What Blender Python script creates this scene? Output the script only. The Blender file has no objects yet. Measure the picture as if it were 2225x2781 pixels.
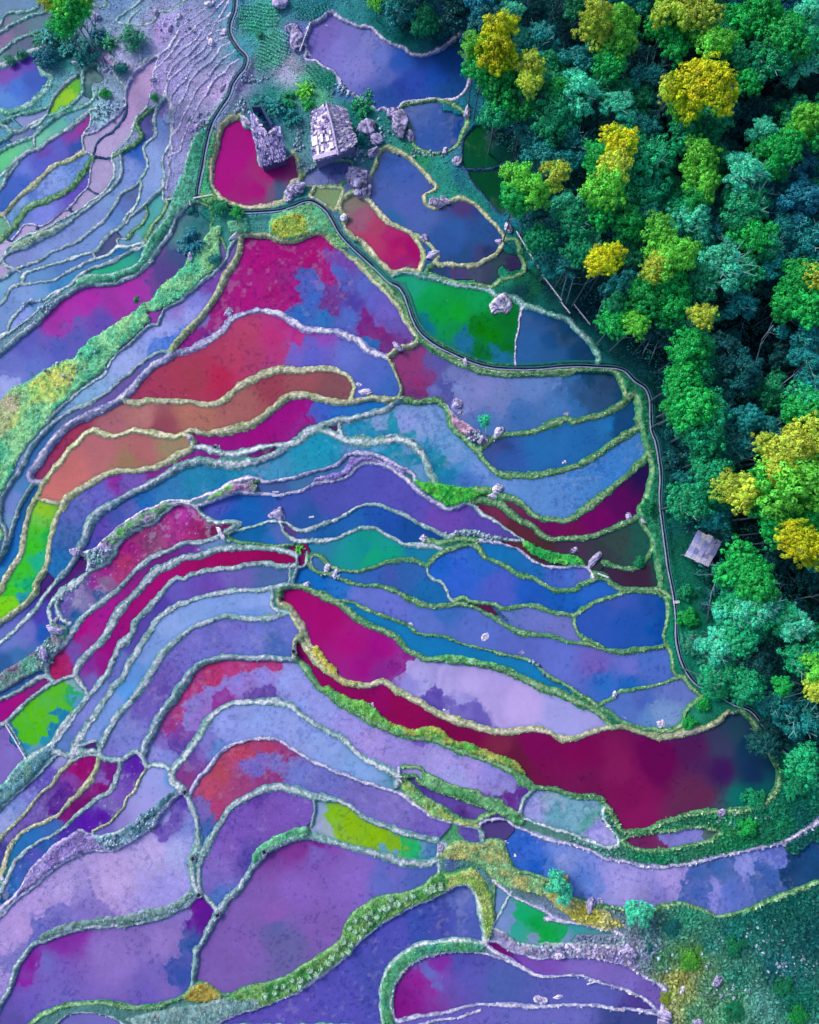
import bpy, bmesh, math, random
import numpy as np
from mathutils import Vector, Matrix
R = math.radians
random.seed(7); RS = np.random.RandomState(7)
# ---------------------------------------------------------------- camera, sky, sun, exposure
scene = bpy.context.scene
TILT = R(4); CT = math.cos(TILT); ST = math.sin(TILT); HCAM = 100.
CAM = (0, -HCAM*math.tan(TILT), HCAM); FOC = HCAM/CT/.052
cd = bpy.data.cameras.new('camera'); cam = bpy.data.objects.new('camera', cd)
scene.collection.objects.link(cam); scene.camera = cam
cam.location = CAM; cam.rotation_euler = (TILT, 0, 0)
cd.sensor_fit = 'VERTICAL'; cd.angle = 2*math.atan(1390.5/FOC); cd.clip_end = 3000
W = bpy.data.worlds.new("World"); scene.world = W; W.use_nodes = True
nt = W.node_tree
sky = nt.nodes.new('ShaderNodeTexSky'); sky.sky_type = 'NISHITA'; sky.sun_disc = False
sky.sun_elevation = R(34); sky.sun_rotation = R(310); sky.air_density = 1.0; sky.dust_density = 3.0
bg = nt.nodes['Background']; bg.inputs['Strength'].default_value = .15
nt.links.new(sky.outputs[0], bg.inputs['Color'])
sl = bpy.data.lights.new('sun', 'SUN'); sun = bpy.data.objects.new('sun', sl); scene.collection.objects.link(sun)
sl.energy = 1.9; sl.angle = R(14); sl.color = (1, .95, .88); sun.rotation_euler = (R(56), 0, R(230)); sun.location = (0, 0, 200)
scene.view_settings.view_transform = 'Standard'; scene.view_settings.look = 'None'
scene.view_settings.gamma = 1; scene.view_settings.exposure = EXPO = 0.2
ALB = np.array([1.0, 1.0, 1.0])      # reflectance scale: survey colours -> paint
LEAFK = 1.5
X0, X1, Y0, Y1, HS = -64, 64, -74, 84, .125
WIDEN = 1.04
# ---------------------------------------------------------------- survey data
# tiles: reference frames in which the survey points were taken (origin, scale)
TILES = {'A':(0,0,.34783),'B':(500,0,.34783),'C':(1000,0,.34783),'D':(1600,0,.36232),
 'E':(0,500,.34783),'F':(500,500,.34783),'G':(1000,500,.34783),'H':(1600,550,.36232),
 'I':(0,1000,.34783),'J':(500,1000,.34783),'K':(1000,1000,.34783),'M':(1500,1000,.42029),
 'N':(0,1500,.34783),'O':(500,1500,.34783),'P':(1000,1500,.34783),'Q':(1500,1600,.42029),
 'R':(0,2000,.34783),'S':(500,2000,.34783),'T':(1000,2000,.34783),
 'U':(0,2400,.77551),'V':(700,2400,.77551),'W':(1400,2200,.84184)}
# bunds: width in survey pixels, soil type, course
LINES = """
6 w A 1140,840 1180,850 1230,810 1300,750
10 w W 465,655 475,708
7 g E 1520,140 1580,150 1650,200 1670,280 1650,340 1720,420 F 330,500
14 g M 520,150 555,230 560,330 590,430 620,540 645,640 625,750 605,850 560,920 580,1000 630,1080 650,1150 680,1250 700,1350 695,1440
8 g T 620,850 700,810 800,820 870,830
8 g F 900,10 1000,20 1220,10
8 w E -56,765 50,720 110,670 170,690
6 w R 600,70 640,62 700,50 760,30
6 w A 1000,200 1030,140 1100,70
8 t A -56,-60 E -56,1000 N -56,1000 R -56,2300
8 t U -30,508 W 1010,708
8 t W 1000,-100 W 1000,708
8 t A -56,-45 B 800,-45 C 1725,-45
9 t A 330,-40 300,40 250,85 180,95 90,95 40,130 0,200 -60,240
8 t A 360,95 280,115 190,150 100,190 40,230 -60,300
8 t A 370,215 280,250 200,280 130,310 80,350 20,400 -60,450
14 w A 360,350 280,390 170,440 60,495 -60,530
18 t A 300,470 330,560 400,600 380,680 320,750 250,810 150,860 80,885 20,870 -60,850
8 t A -60,985 60,940 150,900 250,880 340,850 400,810
10 w A -60,1010 30,985 90,1020 150,1025 220,990 290,950 370,900 380,850 420,770 480,690 560,620 600,600
9 w A 370,900 300,980 250,1000
11 t A 640,650 640,720 600,790 540,840 470,880 400,900
12 t A 640,650 650,560 700,500 770,500 780,560
12 t A -60,1230 60,1150 130,1110 200,1085 260,1065 330,1000 400,945 470,900 560,860 640,840 700,810 740,760 760,700
8 t A -60,1160 20,1100 80,1050 90,1020
8 w A 265,1065 275,1130
14 w A -60,1420 40,1340 130,1260 220,1180 320,1150 400,1090 480,1040 560,985 640,920 700,870 760,850
9 w A -60,1540 20,1460 60,1370 140,1270
14 y A -60,1690 50,1660 100,1590 150,1540 230,1480 310,1410 370,1340 440,1290 540,1250 600,1220 660,1190
8 w A 660,1190 640,1120 650,1050 690,1000 710,930 700,870
18 g E -60,490 0,440 60,380 140,290 190,220 260,165 350,130 440,100 530,50 590,0 A 640,1370 690,1290 725,1230
7 w E 35,250 80,330
5 p E 100,430 180,330 240,320 320,330 400,290 480,230 550,190 A 620,1530 690,1460 710,1340 725,1215 690,1190 660,1190
4 d A 725,1215 800,1240 880,1235
4 d A 680,1465 780,1535
4 d E 540,190 590,240
4 d E 295,325 295,370
4 d E 60,430 120,455
5 p A 660,1050 720,1040 850,960 980,830 980,770 990,700 1040,590 1130,500 1240,440 1220,520 1190,590 1190,700 1140,840
4 d A 980,790 990,860 900,1010 780,1090 740,1180 735,1215
8 w A 1140,840 1060,950 1030,1050 970,1130 880,1215 890,1300 890,1380 850,1460 780,1535 700,1585 590,1665 E 600,225 480,285 390,335 300,375 200,405 120,460 70,500 30,560 -20,640
10 g A 1180,850 1100,920 1070,960 1090,1010 1110,1060 1080,1110 1000,1160 940,1200 880,1230
10 w A 940,1210 955,1340 920,1430 E 860,50 790,110 690,190 600,255 500,335 420,390 320,430 200,495 80,530 20,575 50,640 110,670
10 w E 110,670 200,640 260,610 340,580 400,530 460,510 540,480 600,450 680,390 740,340 820,290 880,200 920,140 950,80 1010,40 1070,10 A 1080,1420 1110,1380 1140,1330 1150,1270 1130,1190 1120,1150 1150,1110 1200,1070 1210,1000 1205,920 1220,850 1260,790 1300,750
12 w A 1090,1430 E 1100,0 1090,80 1050,190 1000,240 960,320 880,370 820,440 780,490 740,530 620,560 540,595 440,620 340,650 240,680 190,710 170,770
7 w A 1300,750 1330,830 1340,920 1340,1020 1330,1120 1290,1190 1270,1250 1280,1330 1290,1380 1280,1470
9 w A 1280,1470 1200,1540 E 1150,160 1100,200 1040,240 990,300
9 g E 1150,160 1150,250 1110,310 1040,370 990,430
5 w A 1280,1400 1275,1500 E 1270,130 1310,130
12 g E 1310,130 1270,230 1200,310 1160,390 1140,450
10 w E 1140,450 1060,480 1000,490 930,480 900,510 860,550 780,580 700,600 620,650 540,690 440,740 360,760 200,780 100,800 60,850 30,910 -60,980
6 w E 990,430 920,430 930,480
6 w E 740,530 740,590
10 w E 1140,480 1080,510 1000,540 900,600 800,640 720,660 650,700 600,740 550,790 480,830 400,870 330,910 240,920 200,940 130,1010 90,1060 70,1120 40,1170 -60,1200
10 t E 600,760 700,720 800,715 900,710 1000,670 1080,620 1130,540 1160,480 1200,400 1290,300 1350,200
6 w E -60,1240 30,1190 150,1110 250,1040 330,960 400,900 470,850
10 w E 1520,140 1420,210 1370,270 1350,330 1320,400 1270,470 1220,550 1150,630 1080,690 1000,740 900,770 800,780 700,780 620,810 540,850 480,890 400,960 330,1040 240,1120 150,1190 80,1250 0,1320 -60,1370
9 w F 410,430 350,510 330,580 260,660 200,720 100,810 0,890 E 1430,910 1340,950 1280,990 1240,1090 1190,1100 1100,1170 1000,1260 920,1320 860,1400 820,1480 740,1540 660,1590 580,1650 500,1720 I 420,360 370,440
11 w E 1340,1320 1260,1310 1180,1350 1080,1420 1000,1490 920,1550 850,1620 750,1680 680,1720 I 560,320 450,400 350,500 260,600 200,720 140,830 70,920 30,1010 10,1110 20,1180 60,1270 70,1370
18 p F 1587,1365 1520,1340 1430,1290 1350,1220 1250,1180 1130,1150 1000,1150 900,1110 800,1050 720,1000 620,985 570,985 480,1010 390,1040 340,1080 290,1150 200,1210 100,1270 0,1310 E 1370,1320 1290,1370 1200,1420 1120,1490 1050,1570 990,1630 930,1690 I 950,240 870,280 780,330 680,370 560,420 480,490 400,580 340,670 280,750 235,830 255,885 340,890
11 w I 340,890 270,910 220,960 150,1080 130,1160 100,1250 70,1370 0,1490 -60,1560
16 y I 340,890 310,960 270,1020 230,1110 200,1220 180,1340 150,1470 80,1590 30,1680 N 20,290 -60,380
13 y I 270,1015 350,1040 450,1055
18 y I 1490,640 1400,680 1300,740 1200,780 1080,800 950,800 870,820 790,850 700,900 620,950 530,1010 480,1080 440,1160 410,1260 390,1380 380,1480 350,1580 280,1690 N 290,300 200,400 100,480 0,560 -60,600
18 y I 340,890 390,820 470,730 530,640 600,570 660,510 740,480 800,510 880,530 960,510 1050,490 1150,500 1260,520 1370,530 1430,510 1490,540 1510,600 1480,650
17 y I 950,230 1000,260 1060,270 1150,250 1260,250 1400,260 1500,265 1560,280 J 210,285 300,250 400,170 500,110 600,60 700,20 820,15 900,25 1000,15 1100,10 1180,15 1260,50 1310,110 1330,160 1310,220 1290,265
18 y I 1430,510 1480,490 1560,500 J 160,510 300,495 420,470 520,440 600,400 660,350 720,310 770,250 830,220 930,210 1020,220 1100,250 1180,270 1280,270 1400,250 1500,235 1600,250 1700,235
15 w J 60,570 80,610 160,620 240,650 330,670 400,675 500,650 600,620 720,600 820,590 900,560 960,500 1050,450 1130,430 1210,410 1300,400 1400,370 1500,340 1600,310 1660,260 1710,240
8 w I 1480,650 1540,610
22 w I 600,1440 650,1350 680,1280 700,1200 760,1130 850,1080 960,1010 1080,950 1200,890 1320,820 1440,750 1560,725 J 200,740 300,750 400,755 500,740 600,720 700,680 800,620 900,560 980,500 1050,480 1130,500 1200,530 1270,560 1400,575 1550,570 1650,555 K 250,560 350,600 420,670 450,740 480,830 510,890
10 w J 1215,410 1220,500 1260,550
18 g J 1700,235 K 300,250 400,265 520,250 600,290 630,350 650,440 700,510 780,570 850,650 900,720 960,780 1040,830 1150,840 1300,835 1440,815 M 120,640 220,600 320,540 430,460 550,390
16 g K 870,640 910,600 960,560 1050,520 1200,510 1330,480 1450,430 1560,400 M 130,345 250,320 350,290 430,240 500,180 530,150
7 p K 610,280 690,390 760,440 850,500 930,570
18 g K 850,950 950,960 1060,1000 1150,1030 1220,1080 1280,1140 1380,1180 1500,1190 1600,1170 M 200,915 290,850 380,780 460,710 540,640 630,540
18 g K 800,1050 900,1030 1000,1050 1080,1110 1180,1180 1280,1240 1350,1300 1430,1340 1550,1330 M 190,1100 250,1090 350,1050 450,1010 540,970
9 w K 750,1060 820,1070 880,1130 980,1180 1080,1250 1150,1300 1210,1340
9 p K 850,1340 950,1350 1050,1370 1150,1410 1230,1460 1300,1510 1400,1550 1500,1560 1600,1540 M 180,1275 230,1290 260,1350
14 g M 330,1250 450,1290 560,1280 620,1220 650,1150
14 g M 250,1320 330,1340 380,1390 450,1430 560,1430 700,1440 770,1480
12 p J 90,1085 180,1050 300,1000 420,970 520,970 650,985 750,985 880,965 980,920 1100,880 1200,870 1290,840 1340,780 1400,740 1500,735 1600,770 1700,840 K 370,940 440,1000 540,1060 600,1095 680,1085 750,1060
11 p J 40,1040 130,1000 270,950 400,880 560,855 640,890 760,870 880,850 980,820 1100,790 1200,750 1260,700 1290,670 1400,665 1500,680 1620,730 1700,780 K 340,820 370,880
9 g J 560,960 540,900 600,870
9 p I 1500,1040 1400,1030 1300,1030 1200,1080 1100,1120 1000,1180 920,1240 850,1300 780,1370 700,1430 600,1440
12 w I 1530,1080 1450,1050 1380,1055 1330,1090 1260,1150 1160,1220 1080,1250 1000,1300 940,1350 910,1380 900,1440 840,1510 760,1560 700,1580 620,1660 540,1720 N 490,290 420,370 380,450 400,530 400,600
8 w I 620,1440 690,1480 680,1560
13 w I 1530,1080 J 150,1150 220,1190 300,1200 380,1195 430,1210 350,1260 290,1300 200,1340 100,1365 0,1370 I 1400,1390 1300,1430 1180,1480 N 1050,160 960,250 870,340 750,420 670,480 620,540 570,620 520,700 430,780 380,850 362,900 390,980 430,1010
12 w N 680,170 600,220 520,280 470,350 440,430 470,500 540,560
12 t J 300,1300 350,1350
18 w J 880,1460 800,1435 700,1410 600,1400 500,1400 380,1410 280,1410 200,1440 100,1470 0,1480 I 1400,1490 N 1350,90 1230,140 1150,220 1080,300 1000,380 920,480 870,580 800,680 700,790 620,880 595,940 610,1000 660,1050 690,1110
16 w O 870,105 780,110 680,90 600,85 500,100 400,120 280,130 150,150 50,180 0,210 N 1380,210 1300,260 1250,330 1170,430 1070,530 1040,620 950,720 890,830 840,930 790,1010 700,1110 620,1210 540,1300 480,1380 430,1480 410,1560
9 w J 880,1440 885,1560 850,1670 860,1700
8 w J 960,1440 945,1545 880,1550
8 w O 830,110 825,250
18 w O 850,250 750,270 650,290 500,295 400,305 300,320 200,335 100,360 0,400 N 1400,410 1300,470 1230,530 1180,600 1130,680 1080,770 1020,850 990,920 960,980 900,1040 850,1110 800,1180 760,1260 700,1330 650,1410 600,1490 580,1560
18 w O 820,465 720,500 600,520 480,515 380,500 280,510 180,545 80,580 30,610 N 1400,670 1310,740 1250,820 1200,900 1150,990 1100,1060 1040,1140 980,1210 920,1280 870,1360 820,1450 790,1530 780,1590
12 w O 695,290 690,420 740,450 820,465
20 w O 870,835 760,830 640,820 500,830 350,820 250,830 150,860 80,910 30,970 N 1400,1070 1350,1150 1280,1240 1220,1330 1180,1420 1130,1500 1125,1570
12 y O 820,465 850,510 895,590 905,650 860,700 870,840
16 w N 410,1560 480,1570 560,1590 600,1565 680,1560 740,1560 780,1590 840,1620 920,1620 R 960,180 1000,150 1070,120 1120,180 1150,240 1200,230 1290,240 1330,280 1340,360 1400,400 1440,420
12 w N 1125,1560 R 1120,180
11 y R 560,180 530,230 460,290 420,370 340,430 270,500 190,600 100,700 40,760 -60,880
13 y R 770,165 760,250 700,350 620,440 540,520 460,610 350,670 240,710 150,770 90,850 50,950 20,1060 -60,1180
13 w R 935,185 930,260 900,360 860,430 760,490 660,570 580,640 500,720 400,780 300,820 200,890 120,980 70,1080 10,1200 -60,1330
9 y R 1150,240 1100,320 1060,420 1000,480 970,550 900,630 830,690 730,735
8 w R 570,140 450,150 380,220 300,300 200,400 100,480 0,580 -60,630
8 w R 560,150 570,190 650,150 750,150
13 p R 1410,430 1340,500 1250,600 1180,700 1080,780 1000,830 900,880 780,890 680,900 560,950 450,1010 350,1090 250,1190 150,1260 50,1350 -60,1450
8 p R 730,770 620,740 540,790 450,830 350,920 270,1010 200,1110 140,1220 60,1300 -60,1390
7 w R 730,735 740,775 850,765 1000,700
15 w R 1440,420 1480,510 1520,600 1540,700 1550,800 1530,880 1505,960 1500,1050 1520,1130 1560,1220
17 w R 1560,1220 1480,1290 1380,1350 1260,1400 1130,1450 980,1470 850,1470 700,1485 560,1515 450,1560 330,1600 260,1630 200,1690 U 60,290 30,370 0,430 -30,490
11 w R 1560,1220 1640,1290 1700,1370
18 w S 260,1390 200,1500 150,1600 100,1680 U 690,230 680,350
22 w S 260,1390 340,1270 420,1200 480,1120 530,1030 600,960 650,900 730,850 830,800 920,780 1010,780 1130,810 1250,850 1400,890 1550,930 1720,980 T 440,995 540,965
20 w S 150,910 220,780 300,650 370,560 450,500 560,450 650,410 750,400 850,420 950,450 1080,480 1180,490 1280,540 1380,610 1500,670 T 120,690 250,740 400,780 560,820 620,850
10 w T 620,850 550,900 555,1060
12 w S 150,910 125,980 115,1080 125,1220
7 w S 1010,490 1020,600 990,710
12 p R 1440,430 S 40,440 100,340 200,240 270,140 350,80 450,40 560,10 650,15 740,30 830,90 920,140 1020,200 1080,220 1200,270 1350,330 1500,380 T 200,420 300,480 400,550 500,610 620,650 750,680 860,700
20 w R 1420,400 1350,340 1350,270 1400,200 O 0,1600 100,1460 170,1340 250,1250 350,1190 450,1170 600,1170 700,1170 800,1190 870,1230 950,1290 1050,1350 1150,1410 1250,1460 1330,1540 1400,1600 1500,1650 1620,1710 S 1670,300 T 230,370
20 g O 870,840 930,900 1000,990 1060,1060 1150,1120 1230,1190 1330,1240 1450,1310 1560,1360 P 200,1400 350,1440 480,1450 600,1490 700,1540 850,1590 1000,1640 1100,1690 T 1200,320 1290,405
18 y O 890,660 960,750 1010,820 1080,890 1150,950 1230,1000 1330,1030 1430,1040 P 80,1010 150,1020 230,1080 320,1130 400,1170 470,1220 550,1260 680,1310 820,1350 960,1390 1060,1400 1180,1390 1300,1380 1400,1400 1480,1440 1580,1460 Q 60,965 150,965 250,930 380,890 470,890 560,920 660,950 800,940 930,910 1050,870 1140,800
20 g O 740,340 765,285 830,260 900,270 1000,300 1100,340 1200,390 1260,440 1350,510 1450,570 1560,610 P 213,665 300,750 380,800 450,830 600,830 750,860 900,880 1050,920 1200,980 1350,1050 1500,1100 Q 100,700 200,750 300,800 370,870
14 y O 740,340 750,390 820,430 880,520 930,590 945,650 990,740
10 g O 1180,370 1280,380 1400,430 1500,480 P 200,520 300,570 380,620 450,650 550,650 650,680 750,720 850,740 950,770 1050,800 1180,820 1280,860 1340,910 1420,970 1520,1020 1620,1080 Q 200,690 290,750
14 g J 965,1460 980,1540 1050,1600 1130,1610 1220,1650 O 1290,235 1400,260 1500,260 P 180,290 260,330 380,390 470,420 560,420 650,410 750,410 830,430 920,470 1000,520 1080,570 1180,620 1280,640 1400,650 1500,680 Q 100,340 200,350 300,380 400,400 500,400 620,385 740,360
12 g J 1000,1450 1080,1480 1130,1540 1200,1570 1300,1590 1400,1580 1500,1550 1620,1510 K 300,1490 380,1500 460,1540 500,1500 550,1450 620,1420 700,1390 790,1370
9 w J 1000,1450 990,1500 1010,1570
9 w K 460,1540 470,1600 520,1650 P 570,230 610,290 630,350 660,390
10 w J 340,1290 400,1265 450,1260 550,1230 650,1200 730,1200 770,1240 790,1290 870,1345
10 g J 340,1290 370,1340 450,1370 560,1370 680,1390 780,1390 860,1370
10 w J 430,1210 430,1240 350,1290
11 w J 740,1200 800,1210 860,1250 930,1270 1010,1250 1110,1210 1200,1180 1300,1120 1400,1070 1500,1060 K 180,1100 300,1160 420,1230 520,1270 630,1320
12 w J 790,1290 870,1345 1000,1345 1100,1350 1200,1330 1300,1270 1400,1250 1500,1255 K 180,1320 270,1370 400,1385 500,1390 570,1410
10 w K 630,1310 750,1275 850,1290 1000,1320 1150,1350 1210,1350
14 g K 460,1350 560,1360 700,1330 850,1340
13 g K 800,1370 860,1400 900,1470 960,1500 1060,1540 1150,1600 1250,1630 P 1300,210 1370,250 1450,290 1540,300 1640,280 M 180,1400 280,1360 330,1360 400,1400 440,1430
12 g P 660,390 740,360 850,390 960,400 1050,440 1150,430 1280,410 1400,460 1500,480 1600,490 Q 200,130 260,90 350,60 430,35 M 440,1430
11 g Q 140,170 150,240 190,310 260,340 330,375
9 g Q 430,30 500,20 620,20 700,40 745,80 745,150 740,230 720,300 740,360
7 d P 960,400 1000,460 1080,520
12 g Q 290,760 370,710 440,660 520,650 620,630 720,610 800,580 850,560
11 g Q 740,360 770,450 780,540 850,570 900,640 960,690
12 g Q 300,770 370,790 430,840 530,880 640,900 750,910 840,870 860,790 930,720 960,690
14 g T 1290,405 1380,400 1500,430 1620,460 Q 200,1335 300,1345 340,1390 400,1480 440,1550 520,1560 630,1550 700,1510 780,1480 880,1455 960,1440 1050,1430 1100,1440 1250,1420 1340,1390 1400,1350 1450,1270 1465,1180 1430,1100 1380,1030 1330,930 1290,850 1220,790 1140,800
11 w T 1290,410 1230,480 1195,560 1200,620 1300,670 1400,700 1500,730 1600,760 W 230,97 290,118 325,112 330,90 300,50 280,20 Q 330,1390
12 p T 860,700 900,650 980,640 1070,650 1150,700 1250,740 1350,780 1480,820 1600,840 W 235,126 280,150 350,165 420,180 500,180 600,165 700,140 800,120 860,105 920,70 1000,20
14 w T 870,690 885,760 900,840
11 g T 900,830 980,805 1050,825 1080,900 1110,980 1150,1040 1250,1060 1370,1100 1480,1130 1560,1200 1600,1250 1680,1280 W 230,300 300,310 370,320 430,330 470,310 530,300 590,315 640,340 700,335 750,320 820,290 900,260 1000,225
9 g W 340,95 400,75 470,70 530,60 600,55 660,70 640,90 580,110 500,125 430,130 380,120 340,95
12 g T 260,300 350,300 400,340 480,390 580,440 680,470 800,510 900,540 980,560 1020,580
12 g T 230,300 320,360 400,440 480,490 580,550 660,610 750,650 850,660 900,610 980,590 1020,580
10 g T 260,230 400,240 450,280 560,330 650,380 780,410 850,420 900,470 1030,490 1050,530 1140,580 1200,610
11 w T 1290,405 1240,470 1190,540 1160,590
13 p T 980,1120 1050,1190 1130,1250 1250,1300 1350,1340 1450,1410 1550,1450 W 100,352 230,370 300,385 350,400
8 g T 980,1120 985,1250 975,1400 960,1500
8 w T 960,1490 1050,1530 1150,1600 1250,1620 1400,1640 W 100,430 250,430 330,430 350,400
14 w T 700,1155 780,1160 830,1220 860,1300 880,1400 900,1500 905,1610
14 p T 700,1155 600,1200 500,1260 400,1300 280,1360 150,1420 50,1500 V 370,190 320,240 260,290 200,330 130,380 60,410 0,430 U 800,465 740,500
8 g T 560,1060 480,1120 390,1190 250,1220 130,1240 50,1270 V 340,100 310,140 290,190 230,240 150,290 80,330 0,350 U 820,380 780,385 720,350 690,345
16 g U 680,350 650,385 600,410 520,430 450,430 380,415 300,415 220,430 150,460 90,510
8 w U 180,510 230,465 300,450 380,460 450,500
10 w V 905,-5 T 905,1610 V 790,210 700,195 620,205 560,215 500,250 460,290 440,340 430,400 440,510
12 p V 790,205 830,235 W 71,532 130,535 210,535 280,560 350,580 420,610 465,655
12 p V 780,240 720,235 640,240 580,255 530,285 490,330 472,380 472,440 490,475 560,460 650,450 720,430 800,420 870,425 980,430 W 200,630 300,640 400,650 465,660
9 p V 780,240 850,260 920,290 980,320
9 p V 490,510 600,482 700,465 780,440
12 p T 905,1610 950,1590 1020,1600 1100,1650 V 930,240 980,260 W 150,475 230,470 300,480 370,505 430,545 480,580 470,650
6 w A 1000,200 980,260 920,330 890,420 890,470 920,600 990,700
5 w A 1240,440 1140,480 1110,500 1090,380 1130,300
5.5 p B 280,-20 180,70 100,130 0,200 A 1400,230 1330,370 1240,440
5.5 p B 370,-20 260,160 180,210 80,330 0,390 A 1350,480 1260,590 1190,620
5.5 p B 380,230 270,250 200,280 190,340 120,420 50,480 0,540 A 1380,580 1320,640 1300,720 1340,830 1370,880
5.5 p B 380,330 350,350 290,380 220,480 120,560 60,630 30,700 0,760 A 1370,860 1360,950 1350,1050 1335,1120
5.5 p B 430,475 360,520 300,590 230,640 180,730 120,830 80,900 30,1000 0,1080 A 1400,1190 1320,1220 1320,1280 1330,1340 1300,1480
7 w B 480,480 500,530 440,600 380,690 280,830 200,930 100,1060 50,1180 20,1300 A 1440,1420 1400,1500
6 w A 1650,-30 1500,-10 1330,90 1250,90 1180,190 1000,200 920,170 1000,90 1060,50 1150,-30
8 w A 690,-30 760,60 830,40 820,-30
14 y B 440,905 380,920 320,960 280,1030 260,1120 230,1250 210,1380 230,1460 290,1550 370,1595 480,1620 600,1620 700,1605 790,1570 810,1500 860,1420 915,1400 900,1330 880,1230 850,1190
8 w B 440,905 470,985 525,1010 560,1100 590,1290 700,1270 800,1240 870,1200
9 p B 990,190 1080,150 1150,100 1200,130 1290,180 1380,210 1450,210 1500,250 1600,330 1720,380 C 330,420 450,430 560,380 650,330 740,260 770,340 760,480 790,600 760,700 700,770 600,785 500,775 400,790 280,810 220,860 100,850 B 1500,870 1420,800 1310,740 1230,680 1180,570 1080,520 1030,480 950,460 960,400 940,330 990,190
12 g C 220,870 300,820 420,790 540,780 640,820 740,870 780,950 740,1040 700,1130 620,1190 520,1200 400,1170 350,1110 320,1000 280,920 220,870
6 d C 850,970 960,970 1100,1030 1180,1080 1210,1200 1180,1330 1130,1450 1110,1560 1060,1680 960,1600 880,1500 820,1440 780,1360 730,1250 740,1120 790,1030 850,970
5 d C 740,1320 880,1330 1000,1310 1080,1265 1200,1240
12 y C 140,1150 250,1190 350,1260 430,1340 500,1420 530,1470 G 440,90 460,160 540,185 650,130 740,110 830,160 900,220 970,290 1020,360 1060,420 1010,530 930,590 850,630 750,640 620,630 520,620 540,560 480,470 400,410 330,380 200,320 130,260 60,180 0,110 C 0,1530 20,1400 60,1290 80,1200 140,1150
12 g G 520,620 460,690 520,720 620,750 730,775 850,785 960,800 1040,750 1150,720 1220,670 1190,560 1160,440 1060,430
14 y F 1230,120 1300,70 1370,70 1440,130 1500,200 1560,270 1650,330 1720,360 G 340,390 390,450 430,540 420,620 390,680 300,670 200,690 130,640 50,560 0,500 F 1400,460 1320,410 1260,360 1250,310 1260,250 1220,180 1230,120
10 y F 1020,20 1220,30 1220,100 1180,200 1100,170 1010,120 990,90 1020,20
9 g F 900,10 930,-60 1050,-160 1180,-180 1300,-170 1300,-60 1220,10
16 y F 450,420 430,520 390,620 330,700 290,790 240,890 170,990 90,1080 0,1170 E 1380,1230 1340,1320
12 y F 410,430 500,395 580,400 660,400 750,440 870,450 960,410 1040,380 1110,410 1180,480 1260,540 1350,610 1430,700
16 y F 1350,610 1430,700 1530,800 1620,900 1690,990 G 290,1070 340,1150 400,1215 330,1270 250,1280 190,1330 150,1360
13 y G 150,1360 200,1440 240,1530 262,1600 250,1650 K 230,240
14 g G 400,1215 470,1260 540,1300 640,1370 740,1420 900,1470 1030,1490 1200,1495 1400,1490 1600,1475 M 150,15 300,8 390,20 440,70 465,130 475,180 520,150
14 t G 190,715 270,690 400,710 520,740 640,775 780,800 900,815 960,835 1000,870 1150,900 1210,940 1300,970 1450,1030 1550,1060 1620,1130 1720,1230 1790,1330 1780,1430
6 p G 1210,940 1180,1060 1160,1200 1150,1300 1145,1420
30 g G 0,660 100,760 190,850 270,960 320,1070 380,1170 470,1240 600,1310 780,1400 900,1440 1030,1460 1200,1465 1400,1460 1600,1450
14 w N 430,1010 370,1050 280,1110 200,1180 120,1260 50,1325 -60,1380
12 w N 430,1010 520,980 590,965 640,1010 680,1080 690,1140 640,1200 580,1290 510,1380 460,1450 400,1500 340,1530 280,1570 210,1610
7 w N 50,1330 130,1450 215,1610
14 w N 375,960 300,980 230,1030 150,1080 80,1120 0,1150 -60,1180
14 w I 610,1440 560,1530 480,1620 N 370,310 290,420 200,520 100,620 0,710 -60,760
8 t N 215,1610 150,1670 100,1720 R 60,340 0,390 -60,430
"""
# the irrigation channels
CHANNELS = ["B 410,-30 400,100 365,200 370,290 430,390 490,460 480,540 430,600 380,680 360,750 290,860 230,960 200,1050 170,1180 150,1300 120,1450 110,1530",
"F 350,190 420,210 480,225 560,225 650,220 750,210 850,180 930,145 1000,140 1060,170 1120,220 1170,300 1220,390 1300,480 1400,570 1500,660 1600,760 G 240,800 290,870 320,960 350,1050 390,1130 450,1200 550,1270 650,1320 780,1380 900,1420 1030,1440 1200,1445 1350,1440 1500,1425 1650,1420 M 300,-8 400,-2 470,20 530,80 600,130 630,200 635,300 640,400 670,480 690,600 700,700 695,860 710,1000 730,1150 750,1300 780,1450 790,1520 Q 800,200 800,300 820,420 860,520 920,600 990,640 1100,700 1180,740 1280,780 1350,860 1430,960 1520,1060 1600,1150 1700,1250 1850,1370"]
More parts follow.
